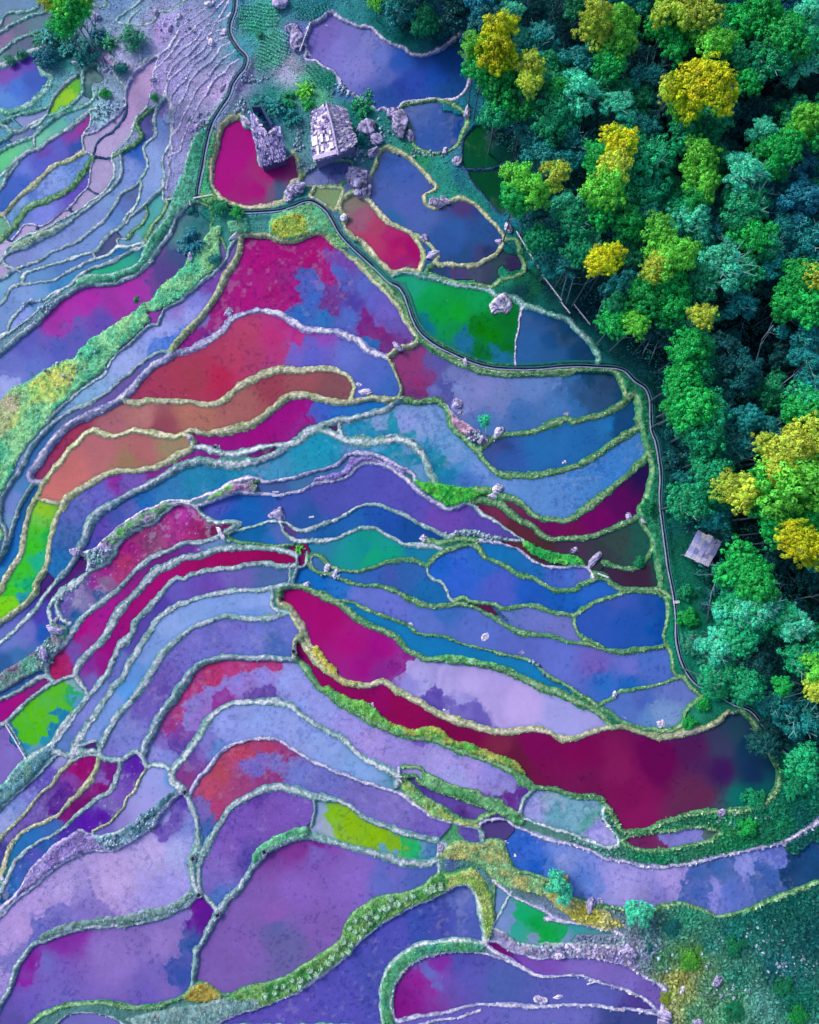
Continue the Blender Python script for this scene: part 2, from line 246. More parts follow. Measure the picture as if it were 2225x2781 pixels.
# dry banks: colour, second colour, height, outline
BANKS = """
#58b890 #8cc890 .28 E 1720,330 1650,350 1600,440 1540,530 1480,560 1450,640 1360,720 1280,780 1230,830 1200,900 1100,950 1000,1030 850,1120 700,1220 620,1300 590,1360 500,1390 400,1420 280,1500 200,1550 80,1600 0,1700 I 0,250 -60,280 -60,1500 0,1440 50,1300 10,1180 10,1000 70,890 150,740 230,600 330,480 400,400 450,310 E 640,1580 800,1470 850,1380 990,1240 1180,1080 1150,1010 1280,970 1430,890 1560,770 1720,620
#5cac84 #80b880 .35 F 660,300 700,230 900,180 1000,160 1070,200 1130,270 1180,350 1240,430 1300,500 1200,490 1120,400 1050,370 960,400 850,440 750,430 670,390
#a8b44c #88b45c .3 F 680,300 800,250 900,230 960,300 960,390 850,430 750,425 690,380
#5c9c80 #3c8c78 .35 F 340,300 500,270 520,370 470,410 360,400
#8c6a9c #c8a0b8 .4 K 640,330 690,390 780,430 880,500 930,560 900,610 820,560 720,500 660,430
#2c9c40 #58b848 .45 K 340,850 400,890 540,890 700,930 830,940 930,960 850,1010 800,1040 740,1050 690,1080 600,1070 500,1010 420,950 370,900
#2c9c50 #50b050 .45 K 1200,1360 1260,1370 1360,1410 1560,1450 1680,1500 1690,1530 1540,1540 1420,1520 1300,1460 1200,1400
#207858 #2c8c68 .4 M 400,0 450,60 470,130 540,170 550,300 570,420 600,500 640,590 650,650 620,750 610,850 560,900 540,960 600,1000 640,1100 650,1200 680,1300 690,1400 750,1450 790,1500 780,1400 740,1250 700,1000 690,800 680,600 640,400 620,200 560,110 480,30
#58b040 #a07aa8 .4 J 200,990 300,960 330,930 430,900 540,880 570,930 560,960 430,965 300,1000 180,1040
#a090d0 #7c70b8 .35 J 1010,870 1130,830 1230,800 1290,740 1310,690 1450,690 1600,740 1720,810 1720,840 1600,760 1500,720 1400,725 1340,760 1290,820 1200,855 1100,865 1020,890
#a08ab8 #58a060 .4 I 1480,1050 1300,1040 1150,1110 1000,1190 900,1270 800,1370 700,1440 720,1500 850,1440 930,1350 1060,1250 1200,1190 1330,1080
#9c8fc0 #5c9c88 .4 I 690,1450 780,1400 900,1390 890,1450 830,1510 700,1560
#80708c #60a090 .4 N 400,530 540,600 540,650 480,740 380,820 360,900 280,940 200,990 0,1100 -60,1130 -60,950 0,940 100,880 200,830 280,770 350,700 400,660
#5c8ca0 #78a898 .35 R 210,180 300,120 400,60 420,120 360,190 280,290 200,380 100,470 0,560 -60,600 -60,420 60,350 110,250
#9c90c8 #8070b0 .35 R 620,745 700,770 800,790 900,880 780,880 650,900 540,950 430,1010 320,1110 200,1200 100,1290 150,1210 220,1080 300,960 400,860 540,780
#3c6c80 #88a8c0 .4 R 740,770 850,770 1000,700 1120,600 1230,520 1360,410 1410,440 1320,530 1200,690 1080,790 950,860 850,870 770,830
#688c88 #78909c .3 R 300,1560 450,1480 650,1420 850,1410 1000,1390 1200,1340 1400,1270 1510,1180 1530,1230 1400,1340 1200,1410 1000,1460 700,1470 450,1540 320,1600
#4c9878 #6cb08c .4 S 530,920 600,840 720,770 850,710 960,700 990,750 900,790 780,820 680,880 600,960 540,1000
#4c9c48 #a0a858 .45 P -20,1190 0,1200 60,1220 130,1290 220,1350 330,1380 480,1360 560,1370 650,1450 800,1490 950,1550 1080,1590 1180,1650 1240,1720 1160,1700 1050,1650 900,1600 700,1530 560,1470 400,1440 250,1410 100,1330 -20,1270
#6cac50 #58a068 .45 O 1080,1070 1130,1030 1180,1080 1300,1140 1450,1180 1540,1260 1600,1330 1720,1390 1700,1430 1560,1360 1400,1280 1230,1190
#b4b050 #c0b868 .35 O 990,740 1050,740 1120,850 1190,900 1210,970 1300,1000 1380,1010 1340,1040 1250,1040 1150,970 1050,860 1000,790
#4c9c60 #80b888 .45 P 480,820 600,800 700,795 820,830 1000,870 1100,900 1180,940 1100,930 950,900 800,880 650,870 500,850
#488c58 #78b080 .45 T 400,290 450,280 560,330 650,390 800,420 880,460 1020,500 1080,560 1160,580 1230,650 1200,690 1100,650 1020,600 950,560 850,520 700,470 560,430 450,370
#9cb05c #70ac74 .45 T 260,340 320,370 420,460 520,520 620,590 720,640 860,670 870,700 750,680 620,650 480,590 350,500 270,420
#a0a468 #74a87c .35 T 620,850 700,820 880,830 960,800 1060,820 1090,900 1120,1000 1200,1080 1370,1110 1390,1140 1380,1240 1300,1230 1180,1200 1080,1170 1000,1130 960,1080 900,1020 850,980 760,950 640,960 560,930 560,900
#a0a048 #a8a878 .35 T 1380,1240 1400,1130 1480,1080 1560,1090 1570,1230 1680,1290 W 300,330 350,370 280,380 200,360 130,310
#6870b8 #5058a8 .15 T 560,940 700,950 800,960 860,1010 960,1090 960,1160 900,1100 830,1020 760,1010 600,1060 560,1050
#70a048 #98a868 .4 T 390,1200 480,1130 600,1080 720,1050 810,1020 870,1060 930,1150 970,1230 980,1400 960,1520 930,1600 900,1500 870,1350 840,1230 790,1170 700,1160 600,1210 500,1260 400,1300
#3c8448 #70a060 .35 T 560,1060 480,1120 390,1190 250,1220 130,1240 50,1270 V 340,100 310,140 290,190 230,240 150,290 80,330 0,350 U 820,380 790,400 800,450 903,430 V 60,410 130,380 200,330 260,290 320,240 370,190 T 50,1500 150,1420 280,1360 400,1300 500,1260 600,1200 640,1100
#b0a050 #a89848 .3 U 680,350 740,350 780,385 780,400 700,410 640,400
#88a0a0 #70989c .25 U 440,470 560,440 680,420 780,400 903,400 903,440 800,460 740,495 480,500
#3c8c78 #50986c .35 V 790,210 700,195 620,205 560,215 500,250 460,290 440,340 430,400 440,510 480,510 475,440 480,360 530,290 600,250 700,235 790,240
#7c78a8 #a8a0c0 .25 T 960,1500 1050,1530 1150,1600 1250,1620 1400,1640 W 100,430 250,430 330,430 360,440 400,520 430,545 370,505 300,480 230,470 150,475 60,470 T 1100,1650 1020,1600
#3c9078 #5ca488 .3 E 1140,480 1130,540 1080,620 1000,670 900,710 800,715 700,720 610,760 560,830 480,860 620,800 800,770 920,750 1060,680 1150,600 1240,480 1310,370 1340,300 1440,170 1420,100 1380,60 1340,150 1290,260 1210,380
#9aa8a0 #88b090 .25 E 120,470 200,430 300,390 410,350 500,310 500,335 420,385 320,425 200,490 90,525
#3c9c74 #80b060 .3 B 200,1050 240,1000 250,1130 210,1250 190,1380 210,1480 280,1560 200,1600 100,1560 110,1450 150,1300
#c8cc70 #98c870 .15 E 600,1360 500,1400 400,1430 300,1500 220,1560 200,1640 250,1700 I 60,330 20,420 60,520 150,450 200,330 280,280 E 480,1700 560,1600 600,1480
#a8b888 #b8b098 .12 I -50,320 60,200 150,160 200,200 150,330 100,480 20,560 -50,600
#3c9478 #58a890 .3 B 50,1180 100,1060 180,950 230,900 210,1020 160,1200 130,1380 100,1550 0,1640 -100,1600 -30,1400 20,1300
#1c5a3c #1c6a44 .02 C 800,1100 810,1100 810,1110
"""
# label | mode(b blended, s sharp patches) + roughness of scum 0-3 | points, colours (some darker blues paint tree reflections)
FIELDS = """
grey blue flooded paddy in the far upper left corner|b1|A 100,40 #5c82a8 280,20 #5c88b0
dull grey green paddy second from the upper left corner|b1|A 180,130 #587c8c 20,220 #6c6c8c
dusky mauve paddy third from the upper left corner|b1|A 130,240 #5c6484 300,190 #507488 20,290 #7c6494
dark slate paddy just above the blue and purple pond|b1|A 250,310 #4c5c80 150,390 #4c6484 40,470 #5c8c90
deep blue pond with a purple corner at the left edge below the tall bamboo|s0|A 150,680 #2c68c8 60,780 #4480d0 250,620 #1c50b0 100,550 #6c40b0 220,480 #5c3cb0 20,570 #7038a8
narrow grey violet paddy below the blue and purple pond|b1|A 180,930 #7c88c0 60,960 #7094b0
small dark violet crescent paddy above the mint green paddies|b1|A 220,1010 #5c68a8 130,1050 #6c78a8
tiny yellow green pool in a thin crescent below the bamboo|s1|A 520,770 #90c820 590,690 #58b030 430,830 #80c020 610,630 #3c7c60 540,850 #78a0b0 390,900 #8cb0b8
olive grey crescent pool beside the yellow green one|b2|A 720,600 #5c8080 700,720 #3c6c70
blue grey paddy between the crescent pools and the mint paddy|b1|A 640,790 #7898b8
mint green paddy with a blue upper end, upper left|b1|A 420,980 #58b0a0 570,920 #5c98b0 330,1080 #68c0a0
bright mint green paddy at the left edge|s1|A 130,1190 #58c088 50,1240 #50c080 200,1150 #60b898 60,1330 #2c9ca0 20,1380 #50a8b0
small plain blue paddy at the left edge beside the mint ones|b1|A 0,1120 #2868a8
blue paddy fading to plum at its upper right tip, left side|s1|A 450,1180 #5058b8 650,980 #8c2c90 690,930 #8c2890 560,1080 #7838a0 350,1190 #6040a8 600,1140 #1848a0 330,1270 #4858c0 200,1330 #5c70c8 150,1430 #2c58b8 50,1560 #1c58b0
periwinkle paddy with a ragged surface below a pale ochre bund, left side|b2|A 400,1400 #7c98d8 550,1290 #6890d0 250,1500 #5c80d0 150,1600 #7ca0d8 E 130,200 #6898c8
small green corner plot at the left edge|b1|E 10,300 #68a888
violet blue paddy along the upper side of the dry pink strip|b1|E 350,230 #7884d8 550,100 #6050b8 A 650,1380 #5c58b8 E 200,290 #6c80d0
dry pink plot at the head of the long strip, broad and smooth|b1|A 1080,640 #c0a0d0 1000,900 #b898cc 850,1120 #b0a0cc 1190,500 #b8a0d0
narrow pink plot beside the broad pink one|b1|A 850,1010 #b0a0cc 700,1110 #a8a0c8
stippled pink grey plot second along the dry strip|b2|A 800,1320 #a89cc8
stippled pink grey plot third along the dry strip|b2|A 660,1540 #a498c4
plain rose pink plot fourth along the dry strip|b1|E 430,290 #b8a4d4
plain rose pink plot fifth along the dry strip|b1|E 190,370 #b0a4d0
pale pink plot at the left edge ending the dry strip|b1|E 30,490 #b8acd8 0,680 #b09ccc
long lavender blue paddy curving below the dry pink strip|b1|E 400,480 #7c94d0 150,580 #7c8cc8 700,280 #7890cc A 1000,1300 #7c94d4 1060,1180 #2c60b8 1110,1100 #2c50a8 1140,950 #5c5ca0 900,1560 #7898cc
long slate blue paddy, second one below the pink strip|b1|E 620,480 #7090cc 980,200 #5c74b8 800,360 #7090cc 900,270 #5c88c8 1020,80 #54689c 300,620 #6890c4
lavender blue paddy with a violet head by the dry terraces|b1|A 1220,1050 #7c98d8 1270,880 #8478b8 1290,820 #8474b4 1250,1000 #7c9cdc 1200,1300 #88a0d8 1100,1560 #7c94d0 E 1090,180 #6c98c8
small teal green plot wedged between white bunds, upper left|b1|E 1200,200 #50a8a8 1130,340 #48a498 1060,420 #6c9cbc
narrow blue plot beside the teal green one|b1|E 1050,310 #6c94c0
steel blue paddy below the long slate blue one|b1|E 250,710 #5c8cc0 600,620 #4c78b8 80,740 #70a0c8
small sooty violet pool between white bunds, upper left|b1|E 850,510 #4c5484
steel blue crescent paddy running to the left edge|b1|E 200,840 #7898d0 1000,530 #1c6ca8 750,620 #4880b8 500,730 #3c88c0 450,800 #3c84c0 50,1000 #7090c8 330,860 #6898cc
emerald green paddy with a teal tip on the left slope|s0|E 850,660 #1ca880 1000,620 #2ca088 1090,570 #1c7890 730,690 #2cb088
pale periwinkle pool beside the long white bund near the left edge|b1|E 200,1020 #8498dc 80,1150 #8ca8d8 300,960 #6c98cc
large magenta paddy with a blue lower half, left slope|s1|E 700,900 #a824a4 500,950 #a828a4 1000,790 #a82ca4 400,1080 #9c2ca0 1150,650 #9038a0 1250,500 #8048a0 1350,350 #8058a0 900,950 #982c9c 800,1060 #5c48a8 600,1200 #5858b0 450,1290 #4c58b0 200,1250 #585cb8 250,1400 #5c70c0 80,1400 #6470c0 40,1550 #98a4e0 1500,200 #5c8098 1560,300 #2c7478 1450,420 #508c8c 1400,560 #3c4c80 1300,680 #504088
light periwinkle strip paddy with a violet top, beside the green slope|s2|E 1250,1130 #9ca4e4 1000,1330 #98a8e0 1450,1000 #949ce0 1550,900 #7c80d0 1400,970 #8c78c8 1650,790 #7848a8 F 330,530 #6c60a0 E 1300,1210 #4c7cd0 800,1500 #88acd8 650,1640 #7ca8d0 I 500,300 #84acd8
narrow dusk violet paddy beside the big brick red one|b0|I 700,300 #6c6498 900,180 #6c5ca0 E 1200,1400 #5c64a8 I 500,420 #5c749c 350,560 #3c70a8 250,700 #4078b8 180,880 #4c80b8 100,1050 #7088c8 60,1200 #6c98c0
deep blue narrow paddy left of the lime green one|b0|I 130,1250 #1c68b0 200,1050 #205c98 50,1500 #1c70b8 N 20,180 #2c80b8
brick red paddy with a magenta middle and a periwinkle right end, largest of the reds|s1|F 400,1350 #b03c60 250,1250 #a83c60 500,1200 #b04068 300,1500 #b02450 100,1500 #9c3850 550,1350 #a83c68 700,1200 #b83078 800,1080 #b02c7c 900,1180 #b43084 750,1340 #b03878 1100,1190 #8c4cb0 1000,1350 #5c60c0 1300,1350 #6070c4 1450,1500 #5068bc 850,1350 #6c64c4 1600,1600 #3c64b0
terracotta paddy tapering to a red left arm|b1|J 400,300 #a06060 100,350 #a86c60 900,100 #945058 1200,170 #805058 700,150 #984054 I 1100,350 #ac7070 900,430 #a46470 1250,430 #904858 600,500 #9c3458 450,650 #98305c 330,800 #8c3460
salmon orange paddy with an olive right end, left centre|b0|I 800,620 #b06870 500,800 #c06c6c 400,950 #c4706c 1100,650 #a86468 1350,590 #948064 1000,740 #98785c
lime green paddy with a yellow top, left edge|s1|I 300,1250 #48c028 330,1090 #88c028 300,1180 #68c048 250,1400 #38c020 360,1300 #1cb048 330,1500 #20b488 350,1250 #18a850 200,1550 #38c020 N 180,120 #38c030 100,300 #3cc818 280,80 #18b088 220,240 #10b070 30,430 #78d010 150,370 #2898a8
slate blue paddy turning plum at its upper right, below the salmon one|s2|I 600,1100 #5c68b8 550,1350 #4068a8 800,960 #6060b8 480,1500 #2070b0 1000,880 #7058b0 900,880 #882c98 1200,810 #802888 1400,740 #88207c J 200,690 #80207c 500,680 #701c70 700,640 #601c5c
magenta paddy with a clear blue right end, below the terracotta one|s1|J 600,480 #98087c 300,560 #90107c 800,350 #980c80 900,290 #980c80 1000,440 #80207c 950,500 #6c2468 1060,310 #3c60c0 1300,310 #2870c0 1200,350 #2c68bc 1480,270 #1870b8
long teal paddy with purple left end, centre left|s2|J 400,820 #2088a8 900,650 #2090b0 700,750 #4090b8 1050,600 #1890b0 300,900 #1878a8 100,900 #2080a8 J 1300,600 #6090c0 1500,610 #58a0c8 1680,660 #1888a8 K 200,640 #1888a8 350,700 #1080a0 300,640 #6890c0 390,760 #6090c0 I 1300,980 #3078b0 1100,1040 #1c68b0 900,1150 #4054a8 800,1230 #5848a8 720,1400 #4048a0 1000,1080 #5860b0
small magenta and blue paddy, ragged, narrow tongue above the teal one|b1|J 1150,460 #503060
large steel blue lake paddy sweeping round the right side|s2|K 700,700 #7098d0 300,400 #8898d8 450,450 #7c9cd4 230,430 #1890a8 100,480 #1484a8 J 1450,480 #148cb0 1650,480 #1888ac 1500,420 #80a0d0 K 330,530 #1c90a8 500,650 #1c88ac 560,780 #108098 650,850 #1878a8 720,760 #4488c0 780,880 #4474c0 600,600 #689cd0 850,780 #7094d4 1000,900 #6890d0 1300,980 #5c8ccc 1500,1050 #5484c8 1400,920 #588cd0 M 200,750 #4884c8 350,650 #3c80cc
small blue pond in a thin oval behind the pink bund|b0|J 750,920 #405c98 950,890 #4070a0
indigo paddy with a blue left end, centre|s1|J 1400,900 #5054b0 1100,1000 #4c50a8 1650,950 #5854b4 500,1100 #1460b0 250,1080 #4c58b8 350,1150 #1458b0 800,1050 #3c54a8 700,1000 #2458a8 950,1170 #2858a0 K 100,900 #5050b0 300,1050 #5450b0 600,1180 #6848a8 900,1250 #5c48a8 1100,1310 #5448a0
narrow maroon and plum paddy hugging the indigo one|b1|J 820,1260 #583c80 900,1310 #3858a0 1300,1160 #2060a8 1100,1270 #1c5ca0 1500,1150 #2054a8 K 150,1180 #2050a8 400,1260 #184c98 550,1340 #1c4880
small blue pond left of the plum corner, centre|s1|J 600,1280 #0f609c 450,1310 #1460a0 750,1300 #5068b0 700,1350 #2068b0
teal paddy with an emerald heart, centre|s0|J 1400,1400 #108c90 1450,1450 #14a078 1600,1440 #109c80 1100,1400 #2c7ca0 1250,1500 #189090 1650,1350 #2484a0 K 100,1380 #18948c 50,1440 #10a078 350,1420 #1878a0 450,1460 #1c7ca0
small slate pool beside the white rocks at the crossing|s1|J 1060,1510 #4070a8
steel blue paddy under the teal and emerald one|b1|J 1500,1600 #3460b0 1300,1640 #1c6cb0 P 150,140 #4058a8 350,150 #3060a8 500,320 #1c68a8
tiny maroon square pool at the crossing|b0|J 915,1490 #781058
crimson sliver pool below the rock crossing|b0|P 880,440 #581848
bright blue paddy with a violet sheen in the middle of the right half|b1|P 700,200 #3060c8 550,150 #2060c0 1000,300 #4c5cc0 850,100 #2c64c0 K 700,1450 #3868c8 P 1300,350 #2058b8 1500,350 #1858b0 M 100,1480 #1c60b8 250,1450 #2864c0
blue crescent paddy below the green hedge, right half|b1|K 1050,1450 #1870b0 1300,1580 #2068b0 1500,1610 #4060b8 M 100,1330 #4870c8 200,1330 #5c68c0
vivid cobalt paddy beside the canal|b0|Q 450,200 #1c5cc8 300,150 #2c5cc8 400,80 #4060c8 600,250 #1458c0 680,100 #1454b8
grey lavender paddy right of the crossing, pointed at both ends|b1|P 1300,550 #6874c0 1100,500 #6078bc 1500,600 #6c74bc
periwinkle paddy with a blue west end below the crossing|s1|P 500,550 #5870c0 200,400 #6470c8 O 1400,330 #6474c8 1200,260 #2470c0 950,160 #1468b8 1050,230 #106cc0 P 800,650 #5870c4 600,480 #3c6cb8 1200,750 #5868bc 1500,850 #6070c8 Q 300,500 #7060b8 500,480 #6870c8 350,600 #2c6cc0 600,450 #4c70c8 500,620 #1c64b8
narrow bright blue strip paddy above the long hedge bank|b0|P 700,770 #1474b0 200,580 #1878b0 O 1430,485 #1478b0 1600,560 #1874b0 P 1200,900 #1878b0 1500,1060 #186ca8
blue pool with a milky south side under the canal bend|s1|Q 600,740 #4c70d0 450,750 #5c80d8 800,640 #7084dc 550,700 #5c74d0 700,840 #84a8e4 760,860 #88ace4 640,850 #6898e0
magenta paddy shaped like a leaf with a pale lilac right half|s0|O 1100,500 #a0086c 850,350 #a00868 1000,600 #a00c70 1300,700 #a41078 1500,750 #980c80 1400,900 #981080 P 100,750 #9c1080 200,900 #882088 100,930 #842488 300,800 #8c2088 400,950 #a8a0dc 320,1040 #8c88d0 500,1100 #5c48a8 560,1130 #5848a8 620,1170 #6c60b4 700,1160 #9c98d8 720,1200 #685cb4 800,1050 #b4a4e0 1200,1200 #b8a4e0 1500,1300 #a0a0e0 450,1040 #a4a0dc 640,1060 #b0a4e0 600,1230 #aca0dc
long crimson wine lake paddy below the leaf shaped one|b0|P 300,1200 #880850 0,1120 #880858 O 1500,1120 #8c0860 P 700,1420 #780848 1050,1480 #782444 1150,1600 #64183c 1300,1500 #780854 Q 200,1050 #780850 500,1300 #7c1054 400,1150 #801858 700,1100 #640050 900,1050 #501c58 1100,1000 #383c60 1250,1050 #14385c 1200,950 #244860 1100,1200 #3c1858 1300,1180 #143058 1250,1350 #0c6c68 1350,1300 #0c5860 900,1350 #602850 250,1250 #701450 550,1450 #801458
lilac pool with green algae behind the stone dam|s3|T 1500,600 #60a0b0 1300,560 #9898d8 1450,500 #78a8c0 Q 150,1470 #78a8c0 300,1560 #9c98dc 380,1620 #a8a0e0 200,1500 #58a09c W 260,85 #a09ce0
small wine red pool with a lilac patch below the crimson lake|s0|W 430,95 #702458 400,100 #702860 540,85 #8080d0 570,70 #8484d0 620,70 #4c6460
large lavender paddy running to the right edge, lower right|s2|W 350,230 #a098dc 150,150 #8898d8 T 1250,900 #3868c8 1200,830 #2c60c0 1400,1000 #4c78cc 1500,900 #7088d4 1300,1020 #1858b8 1620,1150 #5c80d0 W 500,220 #a494d8 650,190 #3c64a8 680,210 #4868a8 590,260 #4464b0 640,250 #8c8cd8 750,180 #8c94dc 700,260 #5870c0 840,150 #7080d0 820,210 #3c60a8 450,290 #807cc8 950,150 #1a4c80 980,190 #184878 900,180 #14406c
dark plum pool in the fork of the stone dams|b0|T 1000,740 #504080
emerald green paddy with a lavender edge, lower right|s1|T 1300,1450 #08a048 1200,1370 #10a868 1400,1530 #08a040 1150,1500 #30a090 1050,1300 #6c88c0 1030,1450 #7890c8 1500,1510 #10a058 1620,1500 #2c9498 1550,1570 #7890c0 1300,1610 #7890b8 W 180,400 #5898a8
indigo paddy within the cabbage bank, lower centre|b2|T 600,1450 #4850a8 700,1260 #5c6cb8 400,1480 #3c50a8 780,1500 #5060b0 200,1550 #5050b0 V 300,380 #5450b0 100,460 #5c50b0 420,330 #4850a8
purple paddy with a magenta left end, bottom centre|s1|V 750,320 #5858b0 600,300 #6468bc 640,270 #8030a0 560,330 #8c2090 520,400 #801c88 500,440 #801480 850,350 #4c60a8 700,270 #5050a8 W 200,580 #5c60b0 400,640 #4c3c88
plum strip paddy turning lilac, bottom right|s1|V 850,235 #701468 830,220 #701068 900,270 #68308c 960,280 #7850b0 W 250,510 #7c68b8 350,540 #7868b8 430,570 #705cac
lilac paddy along the bottom edge, right of centre|b1|V 700,490 #6c60b8 W 150,670 #6868b8 350,680 #3c4888
large purple paddy in the lower centre|b1|S 900,1200 #8460b8 700,1400 #885cb0 500,1600 #7c5cac 1300,1100 #8464bc 1600,1100 #5c68b8 1000,900 #7860b4 850,870 #7c3890 1000,850 #80288c 800,1650 #64609c 1000,1500 #7c5cac T 200,1050 #6c68bc 400,1080 #5064b0 V 60,150 #6060a0
long mauve paddy curving up the lower centre|b2|S 350,850 #7858b0 250,1000 #8068bc 700,600 #7854b0 450,700 #7454b0 900,620 #7858b4 560,480 #64409c 220,1150 #7868bc 270,1250 #5070b8 500,950 #5448a0
bright yellow green weed filled paddy, lower centre|s1|S 1300,650 #88b810 1150,600 #80b818 1500,780 #84b814 1650,850 #7cb020 T 100,780 #88b810 250,840 #80b018 350,850 #20b060 350,920 #18ac68 S 1040,600 #8ca0d0 1040,700 #9ca8c8 1660,930 #5c9cc8 T 430,850 #6494b8 480,880 #4c7cb0 150,900 #60a0c0
red paddy with a periwinkle right half, lower centre|s2|S 300,300 #b04860 200,430 #b44868 450,130 #b44060 650,100 #ac3c68 250,560 #a83c70 450,370 #984078 600,340 #903878 750,110 #983c78 700,220 #7c74c0 550,270 #7068c0 900,280 #6c78c4 1100,330 #6c70bc 1400,500 #746cb8 150,600 #7064b0 200,700 #3c64a8 120,780 #2868a0 T 200,500 #7c70bc 500,700 #7060b4 750,750 #5c50a0
lavender paddy with a blue hem arching above the red one|s2|O 600,1300 #8ca0e0 300,1350 #909ce0 800,1350 #8c9cdc 1100,1500 #88a0dc 1400,1650 #78a0d0 200,1480 #7c78c4 100,1600 #6c4898 S 0,300 #7c3c88 100,180 #7050a0 250,90 #5c88c8 50,120 #7c64b8 1550,260 #6c98c0 1400,230 #80a0d8 T 100,260 #7ca0d0 180,330 #6090b0 R 1450,330 #843c80 1550,230 #784898 1600,120 #8068b8
lavender paddy with a rose pink upper corner, long and curving|s2|O 900,1200 #8c9ce0 400,900 #b83878 200,1000 #b8346c 50,1080 #b8347c 700,870 #b03878 550,880 #b43878 600,980 #9088d8 400,990 #8c80d4 250,1060 #8880d4 280,1090 #8c3490 800,1000 #909ce0 1100,1200 #9098dc 1300,1300 #9890d8 1500,1450 #a08cd4 600,1110 #6448a0 P 200,1470 #9488d0 400,1470 #6c4ca8 600,1600 #a094d8 800,1680 #a090d4 450,1450 #6848a0 T 1000,250 #9c94d8 1100,400 #8c88d0 950,250 #8c84d0 1100,480 #602888 1200,440 #5c2888 1220,370 #68489c 700,300 #9c9cdc N 1500,1000 #b4387c 1400,1250 #ac3878 1500,1200 #8878cc 1350,1350 #9c3480 1450,1280 #8c80d0 1600,1100 #8c80d0 1300,1420 #8868b8 1400,1420 #74409c R 1300,50 #7c68b8 1200,130 #8c8cd8 1300,170 #7c88d0 1400,60 #5c409c
thin violet paddy in the green banks, lower centre right|s1|T 600,480 #6048a0 450,400 #50389c 800,560 #6c54a8 750,610 #503080 330,320 #5c4098
periwinkle paddy above the arching lavender one|b2|O 500,650 #7078c8 200,650 #6868b8 750,600 #6470c0 400,580 #706cc0 700,700 #4868b0 N 1500,650 #7470c4 1350,780 #7068bc 1250,950 #6c5cb0 1200,1050 #7058b0 1100,1200 #6c5cb4 950,1400 #7880c8 850,1500 #7474c0 1600,750 #7070c4
light blue paddy ending in a square end beside the magenta leaf|b1|O 500,400 #84a0dc 200,430 #7c9cd8 650,350 #8ca4e0 500,460 #6c90d0 N 1500,430 #80a0d8 1300,580 #88a4dc 1100,800 #7c98d4 1200,700 #7898d4 1050,950 #6090d0 1020,1050 #5898dc 850,1200 #7898d8 700,1400 #8098d8 620,1500 #7080c0
violet paddy ending at the stone wall, centre left|b1|O 400,200 #6c60b0 100,260 #6850b0 700,180 #4c68a0 200,280 #6848a8 N 1400,270 #6458b4 1250,400 #5040a0 1100,600 #5848a0 1000,700 #5850a8 930,800 #6474bc 850,1000 #6468b0 800,1080 #7080c4 700,1250 #7c84cc 600,1400 #7078c0 500,1490 #5c7cb8
crimson ribbon paddy ending at the stone wall|b0|O 400,60 #980458 700,50 #8c0450 100,110 #98085c N 1500,110 #a00864 1300,190 #a0086c 1150,340 #9c0c70 1000,560 #980c74 850,750 #940c78 800,900 #8c1880 700,900 #802c90 720,1000 #6c60b0
magenta ribbon paddy with a violet foot, left centre|s1|N 650,600 #a80c80 1000,280 #8c2080 1250,60 #702478 850,450 #a01888 500,850 #a82068 450,900 #ac2060 600,820 #6c50a8 580,870 #6c54ac 700,700 #8c3490 J 100,1420 #74489c 250,1380 #6c88b8 I 1650,1370 #6c84b8 1500,1420 #683090 1350,1470 #702880
magenta speckled paddy with a grey violet lower end, left centre|s3|I 1350,1250 #b0388c 1100,1300 #983474 1200,1380 #8c4874 1000,1420 #a0187c 1500,1230 #a82c78 1600,1250 #802058 1450,1150 #b03498 850,1600 #9c2088 750,1680 #94248c J 150,1230 #a82c74 230,1270 #701c50 N 850,150 #a02884 700,280 #685c9c 800,350 #2c5890 520,400 #6858a8 600,500 #24609c 680,220 #703c90 600,320 #9888b8 850,230 #806890 650,380 #7c78a8 950,100 #ac3068
plum sliver paddy beside the speckled magenta one|b0|N 500,180 #502070 600,60 #501c6c 350,330 #441c70 400,280 #482070 280,450 #5c3ca0 330,500 #4840a8 200,600 #6c70c0 100,700 #6878c0 350,620 #2058b0 150,800 #3c70a8 50,850 #2c5c98
short magenta paddy at the left edge above the oval green one|s0|N 150,1150 #a0107c 280,1020 #842478 50,1200 #a00c84
oval bright green paddy ringed by pale bunds|s0|N 350,1250 #58b810 250,1400 #50b808 450,1130 #54b820 580,1120 #20a850 540,1190 #1ca068 150,1330 #54b818 110,1400 #1878a8 130,1470 #1878a8 200,1500 #2088b0 180,1400 #50b808 260,1460 #50b808 330,1440 #50b808 420,1330 #54b820 500,1280 #1878a8 520,1200 #54b820 470,1060 #54b820 400,1070 #54b820 500,1010 #88a8b8 560,1060 #20a850 530,1290 #2088b0 600,1150 #5890c8 620,1060 #80a8c8 560,1000 #88a8b8 600,1200 #5890c8 450,1400 #1878a8 350,1470 #2088b0 250,1530 #6098b8
purple paddy with a straight concrete edge, at the left edge|b1|R 50,200 #7c68b8 100,100 #7c6cbc 30,50 #7c68b8
maroon pool at the foot of the light blue paddy, lower left|b0|R 690,92 #4c2c70
violet blue fan paddy with white weed, first of the fan at lower left|s3|R 300,370 #6458b4 200,450 #8c8cd8 400,270 #6050b0 450,190 #8c8ccc 120,550 #7c90d0 50,600 #90a0dc 20,720 #98a4dc
magenta fan paddy with a violet lower arm, second of the fan|s2|R 620,280 #900868 680,200 #900c70 550,350 #7c409c 400,450 #6c4ca0 300,550 #7c68b8 200,640 #7058ac 650,230 #900868 100,780 #7064b0 30,880 #4c4898 450,450 #502088
